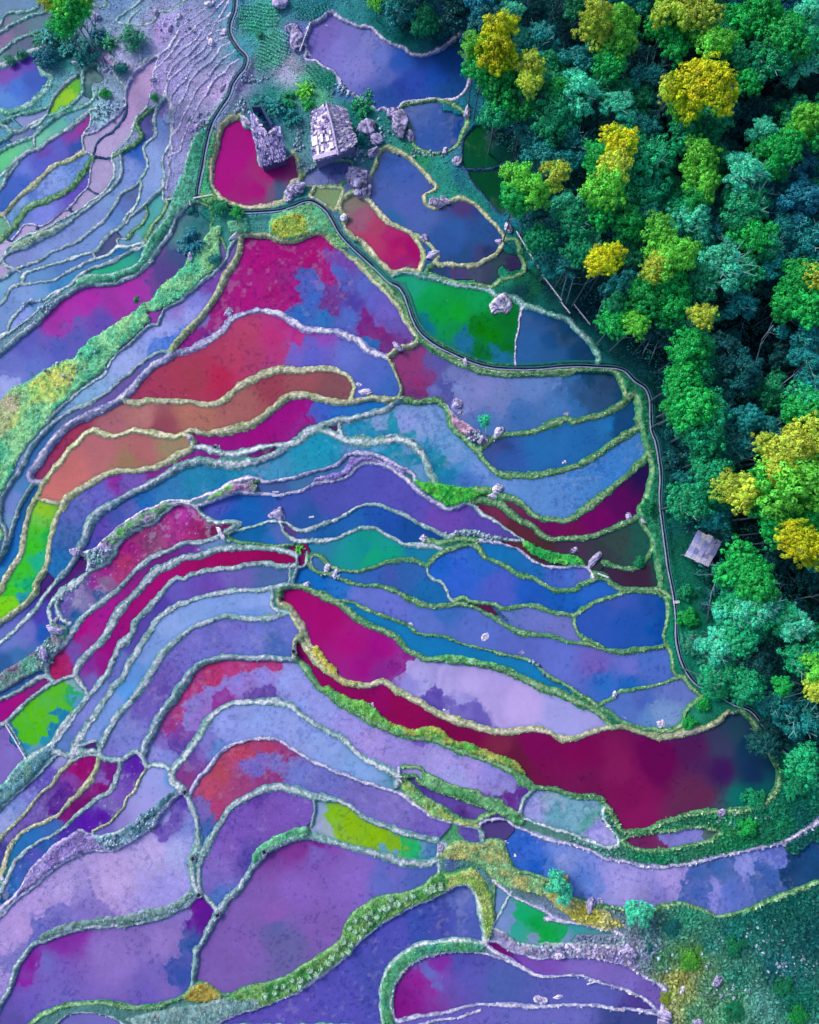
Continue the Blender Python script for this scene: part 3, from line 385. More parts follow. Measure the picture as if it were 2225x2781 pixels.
wine fan paddy with a blue lower arm, third of the fan|s1|R 800,400 #80086c 850,280 #701c80 780,320 #8460b4 700,520 #7c0864 600,570 #701068 500,620 #7c1874 400,690 #3c68b0 250,770 #2c70b8 150,850 #2870b0 90,950 #2474a8 70,1020 #2c7888
dark violet fan paddy flecked with white, fourth of the fan|s3|R 800,620 #5418a0 1050,230 #5820a0 1000,330 #6848a8 920,430 #7858b4 860,520 #7868b4 650,680 #5418a0 550,740 #4c2ca0 350,830 #2c60a8 250,930 #5054b0 180,1050 #4060b0 100,1200 #3070b8 50,1260 #1c508c
pale lavender fan paddy, fifth and palest of the fan|b0|R 1150,450 #9c9cdc 1230,300 #98a0e0 1050,600 #9c98d8 950,690 #8c80c8 820,740 #7064b8 1300,320 #6c98d8
very large pale lilac paddy in the lower left|s2|R 900,1100 #b8a0d8 1200,900 #b4a4dc 1400,900 #a4a8e0 1300,600 #a09ce0 1350,640 #6c54b0 1450,520 #5c40a8 1480,700 #7c88d0 500,1200 #b09cd8 300,1300 #b098d8 150,1500 #b498d8 600,1230 #9080c8 650,1330 #7c6cbc 450,1440 #6c68b8 300,1520 #6468b8 1300,1200 #9c94dc 50,1600 #ac94d4 U 50,250 #7874bc 20,330 #a894d8
lilac paddy with purple corners at the bottom left|s1|U 400,250 #8870bc 600,200 #9078c0 700,80 #6c1490 720,120 #601888 640,100 #8c7cc8 110,280 #84209c 200,210 #8030a0 260,180 #80309c 150,290 #7068bc 200,400 #7064b8 100,440 #6858b4 640,320 #3450a0 680,200 #3458a0 600,350 #7864b4 520,400 #6c5cb4 40,480 #5c50a0 R 1600,1400 #5c1894
small violet pool at the bottom left corner|b0|U 320,480 #706cb8
magenta pond beside the slab roofed house|b0|B 400,1250 #a80080 300,1400 #a8007c 400,1050 #a4087c 700,1350 #a42074 800,1280 #8c2c6c 550,1500 #a00c74 650,1530 #6c5074 750,1520 #445c80 830,1220 #705070
broad lavender paddy fading to deep blue, top centre|b1|B 1200,350 #7c78c8 1100,250 #7468b8 1400,500 #8080cc 1600,600 #5468b8 1300,300 #7474c0 1600,750 #284c9c C 100,450 #6878c8 300,500 #2c58b4 500,600 #1c50b0 600,450 #1c509c 650,700 #1c5098 250,700 #2844a0 350,650 #2c4cb0 30,300 #7c80c8
round blue pond under the great yellow tree|b2|C 560,950 #2c5cb8 400,930 #4468bc 450,1070 #1c58b8 350,870 #5874c0 650,900 #1c50a8
dark green pond half under the trees, upper part|b0|C 900,1200 #0c5c3c 1000,1100 #0c4c4c 850,1100 #0c6034 1100,1200 #0c4440 800,1230 #0c5c40
dark green pond half under the trees, lower part|b0|C 950,1480 #0c5434 1100,1350 #0c4c40 850,1400 #0c5438 1000,1600 #0c5840
big ultramarine lake paddy below the rocks, upper centre|b1|G 300,200 #4c64c0 150,100 #4464bc 700,350 #1c5cb0 900,400 #0c509c 700,550 #044888 450,300 #4868bc 850,200 #143c90 770,170 #4c2c80 C 250,1300 #3460c0 150,1200 #1c54b0 G 600,450 #1854a8 950,300 #1458a8 500,500 #2460b0 200,280 #1c68b0 900,560 #343c7c
dim wine tinted pool at the edge of the wood|s1|G 700,740 #0c3c78 550,680 #04346c 690,735 #601c5c 640,720 #0c3c78 900,680 #3c4464 1000,600 #344858 1130,640 #342c58 1000,720 #304c5c
red paddy fading to olive at its top end, upper centre|b0|F 1500,450 #b03868 1400,250 #985c78 1320,150 #807870 1650,550 #b02068 1600,400 #ac2870 G 200,480 #a81468 330,520 #a00c68 250,620 #9c1c70 300,650 #6c5478 100,350 #a84068
small olive green pond by the canal bend|b0|F 1100,100 #7c9468 1170,80 #7c9c70
slate violet pool in front of the white roofed house|b2|F 1080,-60 #6c78b4 1200,-110 #5c68a8 1000,-50 #7880b0
giant magenta paddy with a blue right side, the top of the arches|s2|F 600,600 #a80078 800,500 #a40074 1000,580 #a40070 1050,430 #a41070 500,900 #a40c78 700,850 #a41074 300,1050 #9c1478 1100,700 #a01074 850,800 #a00c78 1250,600 #7048a8 1200,700 #4c64bc 1400,800 #5868c0 1000,900 #3c64bc 900,1000 #2c68b8 950,780 #4860b8 1500,950 #6060c0 1150,920 #6c3088 1330,940 #4c40a0 1300,1050 #4c68bc 1450,1050 #782080 1550,1150 #802478 1580,1210 #702878 1600,1000 #6c60bc 1650,1080 #6458b0 1100,1050 #2c70b8 1500,1260 #1c68b0 80,1150 #902080 150,1060 #7464b8 200,1180 #702080 E 1500,1230 #902084
jade and leaf green pond below the ridge rock, centre right|s1|G 700,1000 #0c9c30 450,900 #089c50 350,820 #1c9c78 550,1000 #089838 900,1150 #047808 1000,1200 #047c08 650,1170 #0c8c48 850,900 #0c9850 450,1120 #0c6c88 750,1260 #1c6c98 1050,1350 #1c6c98 850,1320 #046c20 1100,1050 #04702c 1080,1300 #046c10
triangular blue pond with a darker eastern side|s1|G 1300,1200 #1c64b0 1250,1020 #2c60a0 1250,1350 #1c68b0 1450,1320 #185ca0 1450,1050 #184878 1550,1200 #184878 1400,1170 #2058a0 1650,1250 #1a4c80 1700,1350 #184878 1500,1100 #1a4c80 1350,1060 #24589c
lavender lake paddy with a plum left corner, right of centre|s1|K 1000,250 #7c90d4 700,150 #8898dc 400,100 #a01874 250,50 #a02878 G 350,1400 #9c2878 550,1400 #5c58b0 450,1520 #8c2c80 650,1480 #7884cc 600,1550 #5058b0 400,1620 #801870 430,1550 #8c2078 500,1600 #7078cc 900,1600 #8890d8 K 1300,150 #6c94dc 1500,300 #4c84d0 1200,400 #3c78c4 900,450 #4c80c8 1650,150 #2c60a0 M 250,80 #205080 350,100 #1c4878 200,180 #205488 300,200 #205080 120,60 #3c80c8 150,230 #2c78c4 K 480,120 #6058b0 580,150 #5058ac
sapphire tongue paddy on the right, above the canal bank|s1|K 1300,620 #1874c0 1100,680 #2c60b8 1500,520 #1c74c0 1000,600 #3c54a0 M 200,450 #1470c0 350,380 #1c80d0 480,280 #1c5490 530,220 #1a4c84 420,400 #1c5490 450,350 #1c5490
crimson crescent paddy on the right beside the canal|b0|M 300,950 #6c0860 450,850 #540c58 570,680 #241450 100,1040 #6c1050 K 1500,1240 #6c1058 1250,1130 #701c50 1000,1000 #58404c 1100,1070 #64304c
narrow red brown paddy below the crimson crescent|b0|K 1000,1140 #702c4c 850,1060 #781844 1200,1270 #582838 1400,1370 #482c34 M 150,1150 #44304c 400,1120 #344848 550,1100 #205850 300,1200 #343c44
dark maroon pool in the bend beside the canal|b0|M 530,1350 #3c2440 400,1330 #3c2844 650,1280 #204848
"""
LAND = """A 1240,680 #9088b8 1280,560 #8c88bc 500,400 #1c6c78 600,550 #3c9090 1100,300 #8490b8 1500,300 #8c8cbc 1650,700 #9890bc 1450,950 #9088b8 1300,900 #8090bc 900,500 #8c98bc 850,700 #7c98b0 900,800 #7c98b4 200,880 #5c98a0 720,1000 #7c8cb8 750,700 #7090a8 850,550 #a088bc
 900,60 #6c8cb4 1000,150 #78a0b8 1100,350 #70a0b4 750,850 #7cb0b8 100,1000 #5c94b0 500,850 #58a8b0 350,830 #60a0b0 1500,1200 #8488b8 1400,1400 #7c88b4 1250,300 #9488c0
B 600,130 #48a098 550,300 #2c9888 700,350 #50a898 650,500 #4ca490 850,80 #2c7c88 1000,80 #1c7484 1300,80 #2c8088 1550,250 #147070 1650,300 #0c6c68 850,300 #7064c0 820,500 #8c90a8 780,600 #8890b0 950,600 #58a890 1100,620 #1c8070 1000,750 #58b088 600,680 #5c90a0 450,650 #7c78a8 700,800 #2c8480 800,900 #1c7880 600,950 #1c6480 900,1100 #4c8890 1350,900 #1c7870 1350,1000 #107068 1300,1150 #247c84 1100,1250 #4c9c98 950,1250 #5c9098 1250,700 #4878b0 1200,1400 #6c70b0 900,1500 #3c8c8c 400,1640 #3c9088 300,1580 #2c9078 200,1650 #1c7870 420,60 #4088a8 350,30 #7888b8 420,450 #3c90a0
C 300,200 #0c6c70 100,100 #106c70 600,150 #084c68 750,300 #0c4c70 900,150 #043c50 800,600 #1c6c98 800,800 #1c6c88 700,850 #1c7088 770,1000 #186c80 680,1200 #3c80a0 600,1350 #2c8c80 450,1250 #2c9068 650,1450 #2c9480 700,1400 #206c84 350,1130 #2c8870 600,1500 #309488
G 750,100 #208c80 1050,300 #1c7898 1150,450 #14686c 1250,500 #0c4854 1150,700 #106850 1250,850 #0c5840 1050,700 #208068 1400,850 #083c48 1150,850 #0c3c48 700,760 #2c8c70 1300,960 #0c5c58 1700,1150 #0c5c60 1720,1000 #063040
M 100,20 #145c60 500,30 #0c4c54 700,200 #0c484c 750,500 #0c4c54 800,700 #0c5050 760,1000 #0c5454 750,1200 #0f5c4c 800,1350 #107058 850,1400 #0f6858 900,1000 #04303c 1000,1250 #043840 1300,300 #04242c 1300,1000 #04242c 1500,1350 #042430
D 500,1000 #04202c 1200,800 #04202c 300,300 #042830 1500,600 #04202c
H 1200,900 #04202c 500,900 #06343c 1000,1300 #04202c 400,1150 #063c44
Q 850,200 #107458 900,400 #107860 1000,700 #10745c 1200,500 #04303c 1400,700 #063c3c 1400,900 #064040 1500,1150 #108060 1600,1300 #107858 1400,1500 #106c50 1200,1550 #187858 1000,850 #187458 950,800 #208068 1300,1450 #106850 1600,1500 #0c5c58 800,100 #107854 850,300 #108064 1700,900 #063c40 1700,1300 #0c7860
W 500,380 #2c7864 420,400 #4c7880 600,450 #28746c 550,480 #508c30 480,480 #3c7858 700,400 #146060 800,350 #105c58 900,300 #0c5c54 950,400 #0c5054 850,500 #145c64 900,600 #0f6858 700,560 #2c7c6c 620,580 #487c60 540,600 #8c9c58 530,560 #8c9050 500,650 #8c9868 700,650 #48906c 800,640 #4c8c84 600,660 #508c68 430,470 #7080a0 380,430 #8890a8 330,440 #7c8ca8 200,420 #7080a0 100,440 #687ca0 730,380 #146c60 560,350 #308c70 900,100 #0c5050 850,60 #10704c 700,120 #10704c 700,80 #28804c 450,150 #1c7c58
T 700,800 #4c9468
N 300,1600 #5c90a0
Q 1300,790 #0c6060"""
# trees: crown centre, crown radius, foliage kind
TREES = """G 1300,260,110,K 1450,330,110,K 1560,430,110,K 1330,430,100,T 1420,600,110,K 1600,300,110,T 1560,620,90,K 1640,540,90,T
C 1030,250,130,Y 1000,440,150,Y 1270,540,110,O 1260,650,80,O 840,390,100,L 1040,680,160,G 880,560,110,G 1000,880,120,T 1230,850,75,G 60,40,70,L 230,90,120,K 440,190,100,T 1110,120,90,P 700,80,130,D 880,60,110,B 1620,760,150,P 1480,730,80,G 1450,930,160,T 1300,1020,120,K 1560,1120,150,K 1340,330,130,K 1420,500,130,D 1180,1420,130,L 1150,1560,110,G 1460,1370,95,O 1300,1500,110,L 1560,860,110,T 1400,640,80,T 1250,120,110,D
D 50,250,110,O 60,120,90,O 240,170,110,L 200,330,120,L 150,480,100,G 640,100,150,O 800,80,130,O 560,210,110,G 850,210,80,P 630,330,110,G 930,340,120,L 1150,200,130,G 1290,130,130,G 1480,290,160,G 1630,360,120,T 1100,440,90,T 1350,480,140,T 1550,500,130,P 1180,620,90,G 880,620,150,Y 760,720,140,Y 980,730,110,Y 620,700,100,O 720,850,100,L 220,800,100,P 320,900,80,K 900,940,130,T 700,1020,110,T 420,590,120,K 620,480,80,D 1640,900,110,L 1560,980,90,L 1680,1010,90,G 200,1080,130,Y 200,1250,120,O 60,1210,110,G 100,1430,140,L 420,1230,160,T 380,1460,150,T 800,1220,130,L 850,1380,110,L 800,1500,80,G 1350,1190,140,G 1480,1100,110,G 1150,1300,130,P 1200,1480,150,K 1420,1420,150,K 1600,1250,130,B 1600,1500,140,B 1560,80,120,B 1400,30,90,B 1060,80,110,B 770,1580,100,P 640,1560,90,T 1100,900,130,D 1300,880,130,D 1500,780,130,D 1680,620,100,D 480,760,90,D 560,1250,90,D 1000,1150,110,D 1700,120,90,D 1000,1560,100,K 430,1000,90,D 1050,1350,80,D
H 80,80,100,G 300,170,100,G 530,220,105,L 80,450,95,Y 170,410,85,Y 620,420,150,L 500,500,100,O 580,650,130,G 350,380,90,T 760,150,130,P 920,230,90,K 1150,50,150,T 1500,50,150,B 1220,270,140,G 1340,330,90,T 1020,480,170,P 1180,560,110,T 850,600,120,T 1120,760,110,K 1620,300,160,K 1520,380,110,K 1560,620,150,G 1480,760,110,G 1660,780,140,G 1690,560,80,O 400,740,130,G 340,920,85,L 200,900,100,G 200,780,90,T 600,800,110,G 700,900,110,T 840,850,85,O 720,1110,130,G 850,1120,90,T 700,1330,110,G 750,1470,130,G 900,1580,100,T 660,1580,100,G 1640,1570,150,G 1600,1000,140,K 1650,1200,140,K 1430,1160,80,D 1050,1050,80,D 420,600,90,D 950,720,90,D 1350,650,100,D 1700,1380,90,K
M 1530,730,210,L 900,250,120,G 960,390,130,T 1080,310,80,K 1180,500,100,K 1030,720,110,T 860,880,100,T 950,850,95,T 1100,840,70,T 1400,540,110,O 1560,540,130,O 1680,420,110,O 1470,660,90,O 1130,770,75,O 1240,800,95,O 1400,780,130,G 1600,860,120,G 1680,680,100,L 1650,930,130,G 1440,950,120,G 1560,1120,110,Y 1680,1160,100,Y 1460,1060,90,G 1200,1270,130,G 1300,1390,110,G 1120,1340,70,T 1620,270,120,T 1400,390,70,K 1450,1190,80,D 1200,1580,120,P 1340,1530,110,P 1500,1620,90,T 1290,470,70,D 1690,1340,80,D
Q 1230,200,150,T 1130,120,90,T 1060,360,100,P 1200,330,90,T 1560,230,90,P 1700,510,80,L 1705,650,65,O 1330,40,70,G 1600,830,130,K 1450,720,110,K 1160,560,90,T 1600,450,100,T 1400,960,100,D 1620,1120,100,T 1480,620,55,G 1350,400,80,D 1560,650,90,D 1020,580,70,T 1250,620,90,T 1700,960,100,D
A 400,30,75,O 520,60,115,L 600,110,105,G 500,170,100,G 640,40,80,L
T 1470,1140,75,P 1520,1230,60,P W 400,330,35,P
"""
KINDS = {'Y':('#acb410','bright yellow'),'O':('#98ac38','olive yellow'),'L':('#58b43c','lime green'),'G':('#149c48','mid green'),
 'T':('#10885c','sea green'),'P':('#3cae90','pale mint green'),'K':('#127c7c','deep teal'),'B':('#147084','blue green'),'D':('#0a5458','dark teal')}
# boulders: x,y,radius,description
ROCKS = """B|1440,1010,100|rugged lavender outcrop left of the round blue pond|B 1500,1100,70
C|250,980,100|hollow ring shaped outcrop on the rim of the round blue pond|C 200,900,70
C|320,1070,50|small craggy boulder at the foot of the ring shaped outcrop
B|1370,1400,115|large purple outcrop between the red paddy and the ultramarine lake|B 1400,1490,80
B|870,1490,85|slanting streaked outcrop at the corner of the magenta pond|B 830,1530,50
B|1470,1200,55|small dark pitted boulder above the ultramarine lake
G|1040,920,95|flat white rimmed ridge rock standing over the green pond|G 990,960,60 G 1080,940,55
G|530,150,60|jagged boulders in the tongue of the ultramarine lake
G|600,130,40|round stone at the end of the grassy tongue of land
C|690,1270,48|egg shaped pale boulder below the round blue pond
C|600,1185,32|small pale stone on the rim of the round blue pond
C|770,890,50|flat white stone at the right of the round blue pond
G|1095,350,45|pale blue boulder at the right end of the ultramarine lake
G|1020,450,40|rough stone near the dim wine tinted pool
G|500,560,55|crumbling pale stones where the red paddy meets the blue lake
G|440,420,38|small whitish stones on the bund above the red paddy
G|755,1395,32|ring like white stone against the curving canal
G|240,1280,45|mossy pink boulder at the top corner of the plum cornered lake paddy
K|690,290,48|upright grey slab at the edge of the lavender lake paddy|K 725,350,42
K|1015,505,45|white domed stone beside the little mint tree
K|880,570,40|crumbled pink stones at the foot of the little mint tree
K|1010,945,50|white boulder above the red brown paddy
K|975,1000,32|slanting pale stone below the white boulder
K|1555,355,32|small white stone on the green bund, upper right lake
K|1535,740,32|pointed white stone on the lower green bund, right lake
M|500,960,30|tall pink stone at the edge of the crimson crescent paddy
M|565,838,20|small lilac stone in the crimson crescent paddy
M|583,985,22|narrow pale stone below the lilac one by the canal
M|135,1180,38|purple boulder at the end of the green hedge
M|270,1240,52|largest purple boulder between the maroon pool and the blue crescent paddy
P|905,665,42|white speckled boulder standing in the periwinkle paddy
P|250,430,24|pair of small white stones in the periwinkle paddy
P|335,560,22|little white stone on the bund of the periwinkle paddy
P|1190,780,32|small light stones on the bund of the narrow blue strip
P|600,1225,28|flat white stone on the bund of the leaf shaped paddy
P|30,1190,32|white stone on the green bank of the crimson ribbon lake
J|740,1130,70|rock hummock with green tufts beside the small blue pond|J 680,1140,40
J|1370,135,38|rounded white boulder at the end of the terracotta paddy
J|1410,195,45|second white boulder at the end of the terracotta paddy, half in water
J|265,610,34|pale block on the bund of the magenta paddy
J|45,545,26|small pale block at the tip of the magenta and blue paddy
J|290,1285,40|rough white stone at the plum tip of the speckled magenta paddy
J|95,1290,30|dark topped stone on the bund under the speckled magenta paddy
J|1120,1560,40|white rubble stone by the small slate pool
J|1180,1600,35|white rubble stone below the slate pool
K|430,1330,36|white stone at the left end of the grassy crossing
N|1560,-30,30|dark stone capping the bund in the speckled magenta paddy
O|620,730,30|hollow white stone in the light periwinkle paddy
O|130,820,24|small white stone left on the periwinkle bund
O|750,745,32|flat bluish stone in the corner of the periwinkle paddy
O|490,1110,26|pale stones on the inner bund of the lavender paddy
O|1340,1400,30|violet stone on the long curved green bund
O|955,250,30|flat white stone on the yellow rimmed bund
Q|740,1465,26|pink white stone on the lower shore of the crimson lake
Q|1090,1435,36|lilac slab on the lower shore of the crimson lake
Q|1160,795,14|tiny white stone at the top shore of the crimson lake
Q|460,820,24|pale block at the west end of the glaring pool
Q|700,870,36|white edged stone under the glare of the pool
Q|400,680,22|white stone in the bund beside the glaring pool
W|240,305,22|blue grey boulder at the lower shore of the long lavender paddy
W|270,290,15|small dark stone beside the blue grey boulder
W|80,612,22|white boulder in the bottom purple paddy
W|140,605,14|small round stone beside the white boulder in the bottom purple paddy
W|140,465,16|white round stone on the muddy flat, lower right
W|165,440,14|pale stone on the muddy flat, lower right
W|100,450,14|dull stone on the muddy flat, lower right
W|365,455,26|pink cracked outcrop at the right end of the muddy flat
W|650,545,22|lilac upright stone in the grassy corner, lower right
W|535,575,12|tiny white stone in the yellow grass, lower right
W|480,670,30|jumbled stones at the bottom right end of the purple paddy
W|590,682,20|blue grey stones on the bottom edge of the photo
T|1090,830,28|ring of white stones on the edge of the blue ended paddy
T|1140,930,30|white rimmed stone in the bay of the lavender paddy
T|570,870,42|whitish stones at the tip of the yellow green paddy
E|1495,575,32|pale block at the edge of the blue green slope
E|1480,1060,18|small pale stone on the left bund
F|1260,265,35|white wedge of rock between canal and red paddy
F|400,410,38|white broken stone at the top of the violet strip
F|350,1000,48|ring shaped stone at the tip of the brick red paddy
A|610,505,38|white square stone under the tall bamboo
A|740,130,50|pale jumbled rocks right of the tall bamboo
A|1215,110,34|pink rock hump among the dry terraces
A|1400,140,28|white stones high on the dry terraces
A|1330,230,30|rough stones on the dry terraces
A|1650,350,36|white stones in the middle of the dry terraces
A|1200,630,30|small pink rock beside the broad pink plot
B|200,40,30|white stones at the top of the dry terraces
B|310,270,28|white stones beside the canal at the top
B|880,300,90|streaked violet cliff beside the broad lavender paddy|B 850,230,60 B 900,370,60
B|970,410,26|pale boulder at the foot of the violet cliff
B|1110,195,30|long white stone on the rim of the broad lavender paddy
B|750,20,90|violet rock mass at the very top of the photo
B|300,690,30|pale stone beside the canal, top left
B|120,1000,40|pale rubble left of the magenta pond
N|600,-5,45|chalky rubble heap at the end of the plum sliver paddy
N|450,600,60|dark violet rubble heap on the left slope|N 430,540,45 N 350,780,55
"""
SHRUBS = """A|500,260,115|T|sea green bamboo fronds under the tall crown, centre
A|330,430,80|B|blue green bamboo fronds above the dusky paddies
A|640,480,85|K|teal bamboo fronds by the white square stone
A|770,290,80|B|blue bamboo fronds right of the thin pole
A|310,320,70|P|pale bamboo fronds left of the thicket
A|180,440,50|P|row of pale reeds on the bank over the deep blue pond
A|90,480,45|P|end of the pale reed row by the left edge
A|960,560,60|K|dull scrub between the pink plots and the stones
E|1500,450,120|B|feathery blue green bamboo at the head of the magenta paddy
E|1060,905,38|T|small green bush in the edge of the magenta paddy
E|990,1000,22|P|tiny pale bush on the bank of the magenta paddy
E|350,1440,30|G|bright green tuft on the left slope
E|250,1480,30|P|pale green bush on the left slope
A|420,300,120|K|large teal bamboo thicket left of the tall bamboo
A|560,380,130|K|broad teal thicket under the tall bamboo
A|700,420,110|K|teal thicket right of the thin poles
A|400,480,90|B|blue green thicket above the deep blue pond
A|850,350,80|T|mint green shrub right of the bamboo thicket
A|1060,330,110|P|pale mint scrub among the dry terraces
A|1215,770,36|G|emerald bush at the end of the dry terraces
A|830,750,50|G|bright green scrub below the pink plots
B|600,820,90|K|dark fern clump behind the slab roofed house
B|720,850,90|K|fern clump right of the dark courtyard
B|820,780,80|T|tall fern between the two houses
B|850,930,80|K|dark fern left of the white roofed house
B|950,720,80|L|light green ferns above the white roofed house
B|970,820,60|G|green fern beside the white roofed house
B|1400,860,100|T|sea green palm like shrub right of the white roofed house
B|1440,740,50|P|pale palm head above the sea green shrub
B|1380,1100,70|K|dark teal shrub by the lavender outcrop
B|600,290,40|P|pale bush between the two green plots
F|60,200,60|K|dark shrub at the bend of the upper canal
F|300,200,70|T|teal shrub below the magenta pond
F|250,600,50|K|dark shrub in the gully
F|830,190,40|P|pale bush on the canal bank
F|420,240,60|G|emerald shrub on the canal bend
Q|860,180,70|G|green brush beside the lower canal
Q|900,350,80|P|pale mint brush right of the lower canal
Q|1000,440,80|P|spiky mint shrub at the canal bend
Q|1050,640,80|T|sea green brush over the canal
Q|970,740,50|G|green brush between pool and crimson lake
Q|880,860,50|G|green brush above the crimson lake
Q|1300,1350,80|T|sea green brush below the crimson lake
Q|1550,1250,90|T|sea green brush at the right end of the crimson lake
Q|1250,1530,70|G|green brush beneath the crimson lake
W|560,480,60|L|lime green scrub patch, lower right
W|500,370,50|K|teal scrub beside the long lavender paddy
W|700,430,60|T|sea green scrub on the dark slope, lower right
W|860,560,60|T|sea green bush on the dark slope, lower right
W|700,640,60|T|sea green round bush at the bottom right
W|900,650,60|G|green bush in the bottom right corner
W|480,600,40|O|olive scrub at the end of the purple paddy
W|430,440,30|K|teal scrub above the muddy flat
M|760,600,60|D|dark scrub right of the canal
M|850,720,70|K|teal scrub between canal and wood
M|760,250,60|K|teal scrub right of the canal, upper
M|560,1250,40|T|green bush at the maroon pool
M|600,900,50|T|green bush left of the canal
M|850,1450,60|T|sea green scrub below the hut
M|1000,1330,50|K|pale teal scrub beneath the hut roof
J|900,1410,50|L|vivid green weed tuft at the wall crossing
"""
# leafless trunks: base point, tip point (survey position), height at tip, girth
POLES = """H|1180,1540;1250,1200;1300,1020;1380,920|9|slender bare trunk leaning furthest up in the dark clearing
H|1180,1550;1350,1440;1650,1200|8|long pale fallen bamboo fanning right across the clearing
H|1210,1540;1400,1450;1560,1390|6|lower pale bamboo fanning right across the clearing
H|1190,1530;1260,1420;1310,1335|5|short pale bamboo in the middle of the fan
H|1040,1560;1090,1420;1100,1280;1040,1110|9|twiggy dead tree with blue bark at the wood edge
H|1020,1450;960,1340;930,1300|4|short dead stick left of the twiggy dead tree
H|450,1215;490,1110;520,1030|6|bare trunk at the wood edge near the canal bend
H|395,1160;420,1100;445,1050|6|pair trunk standing beside the canal bend
H|50,940;80,800;150,640;180,560|9|blue barked forked trunk left of the green trees
H|1120,1000;1150,930;1160,900|5|short grey trunk under the pale mint crown
G|1500,920;1540,760;1560,700|8|first of two parallel pale trunks below the blue scrub
G|1545,940;1590,780;1610,700|8|second of two parallel pale trunks below the blue scrub
A|640,460;590,300;550,200|9|long thin pole standing under the tall bamboo
A|745,410;700,330;660,290|6|short thin pole right of the long one
A|850,330;860,270;868,240|5|tiny pole in the mint shrub
M|1110,320;1170,200;1185,100|6|bent pale stick at the corner of the green wood
M|800,605;850,560;900,525|1.5|white stick lying beside the canal scrub
M|1700,1440;1550,1400;1430,1390|2|white fallen trunk at the right edge below the yellow tree
M|1700,1400;1600,1410;1540,1350|2|forked end of the white fallen trunk
M|1560,1500;1640,1480;1720,1470|3|thin fallen stick at the right edge
Q|1190,430;1350,400;1640,350|2|pale double pole lying across the dark undergrowth
M|1000,1650;1030,1450;1060,1370|5|thin pale stem below the hut
C|1250,190;1245,100;1240,-20|10|pale upright trunk at the top of the wood
C|1465,150;1480,60;1485,0|8|slim pale trunk at the top of the wood
"""
def noise_tab(seed):
    return np.random.RandomState(seed).rand(128, 128).astype(np.float32)
_tabs = {}
def vnoise(x, y, scale, seed):
    if seed not in _tabs: _tabs[seed] = noise_tab(seed)
    t = _tabs[seed]
    x = np.asarray(x, np.float32)/scale + 57.3; y = np.asarray(y, np.float32)/scale + 91.7
    xi = np.floor(x).astype(np.int32); yi = np.floor(y).astype(np.int32)
    fx = x-xi; fy = y-yi
    fx = fx*fx*(3-2*fx); fy = fy*fy*(3-2*fy)
    x0 = xi % 128; x1 = (xi+1) % 128; y0 = yi % 128; y1 = (yi+1) % 128
    return (t[y0, x0]*(1-fx)+t[y0, x1]*fx)*(1-fy)+(t[y1, x0]*(1-fx)+t[y1, x1]*fx)*fy
def fbm(x, y, scale, seed, octv=3):
    s = 0; a = 1; n = 0
    for k in range(octv):
        s = s+a*(vnoise(x, y, scale/2**k, seed+k)-.5); n += a; a *= .6
    return s/n*2
def elev(x, y):
    u = y+.9*np.maximum(0, -x-10)+.35*np.maximum(0, x)
    return .03*u
def ray(px, py):
    dx = (px-1112.5)/FOC; dy = -(py-1390.5)/FOC
    return dx, dy*CT+ST, dy*ST-CT
def survey(px, py, h=0.0):
    """ground point (h metres above the slope) seen at a survey position"""
    px = np.asarray(px, float); py = np.asarray(py, float)
    dx, dy, dz = ray(px, py)
    z = np.zeros_like(px)
    for k in range(6):
        t = (z-CAM[2])/dz
        x = CAM[0]+dx*t; y = CAM[1]+dy*t
        z = elev(x, y)+h
    return x, y, z
def tokens(s):
    """'T x,y x,y #col ...' -> list of (px, py) with colours attached to the point before"""
    ox, oy, sc = 0, 0, 1; pts = []; cols = []
    for t in s.split():
        if t in TILES: ox, oy, sc = TILES[t]
        elif t[0] == '#': cols[-1] = t
        else:
            a, b = t.split(','); pts.append((ox+float(a)*sc, oy+float(b)*sc)); cols.append(None)
    return np.array(pts), cols
def catmull(P, n=4):
    P = np.vstack([2*P[0]-P[1], P, 2*P[-1]-P[-2]])
    out = []
    for i in range(1, len(P)-2):
        a, b, c, d = P[i-1:i+3]
        for k in range(n):
            t = k/n
            out.append(.5*((2*b)+(c-a)*t+(2*a-5*b+4*c-d)*t*t+(3*b-a-3*c+d)*t**3))
    out.append(P[-2])
    return np.array(out)
def lin(hexs, k=1.0):
    v = np.array([int(hexs[i:i+2], 16)/255 for i in (1, 3, 5)])
    return np.where(v <= .04045, v/12.92, ((v+.055)/1.055)**2.4)*k
def inside(X, Y, P):
    r = np.zeros(X.shape, bool); n = len(P)
    for i in range(n):
        x0, y0 = P[i]; x1, y1 = P[(i+1) % n]
        if y0 == y1: continue
        c = ((y0 > Y) != (y1 > Y)) & (X < (x1-x0)*(Y-y0)/(y1-y0)+x0)
        r ^= c
    return r
def boxfilt(a, r):
    for ax in (0, 1):
        c = np.cumsum(a, axis=ax, dtype=np.float64)
        c = np.concatenate([np.zeros_like(np.take(c, [0], ax)), c], ax)
        n = a.shape[ax]
        hi = np.minimum(np.arange(n)+r+1, n); lo = np.maximum(np.arange(n)-r, 0)
        shp = [1, 1]; shp[ax] = n
        a = ((np.take(c, hi, ax)-np.take(c, lo, ax))/(hi-lo).reshape(shp)).astype(np.float32)
    return a

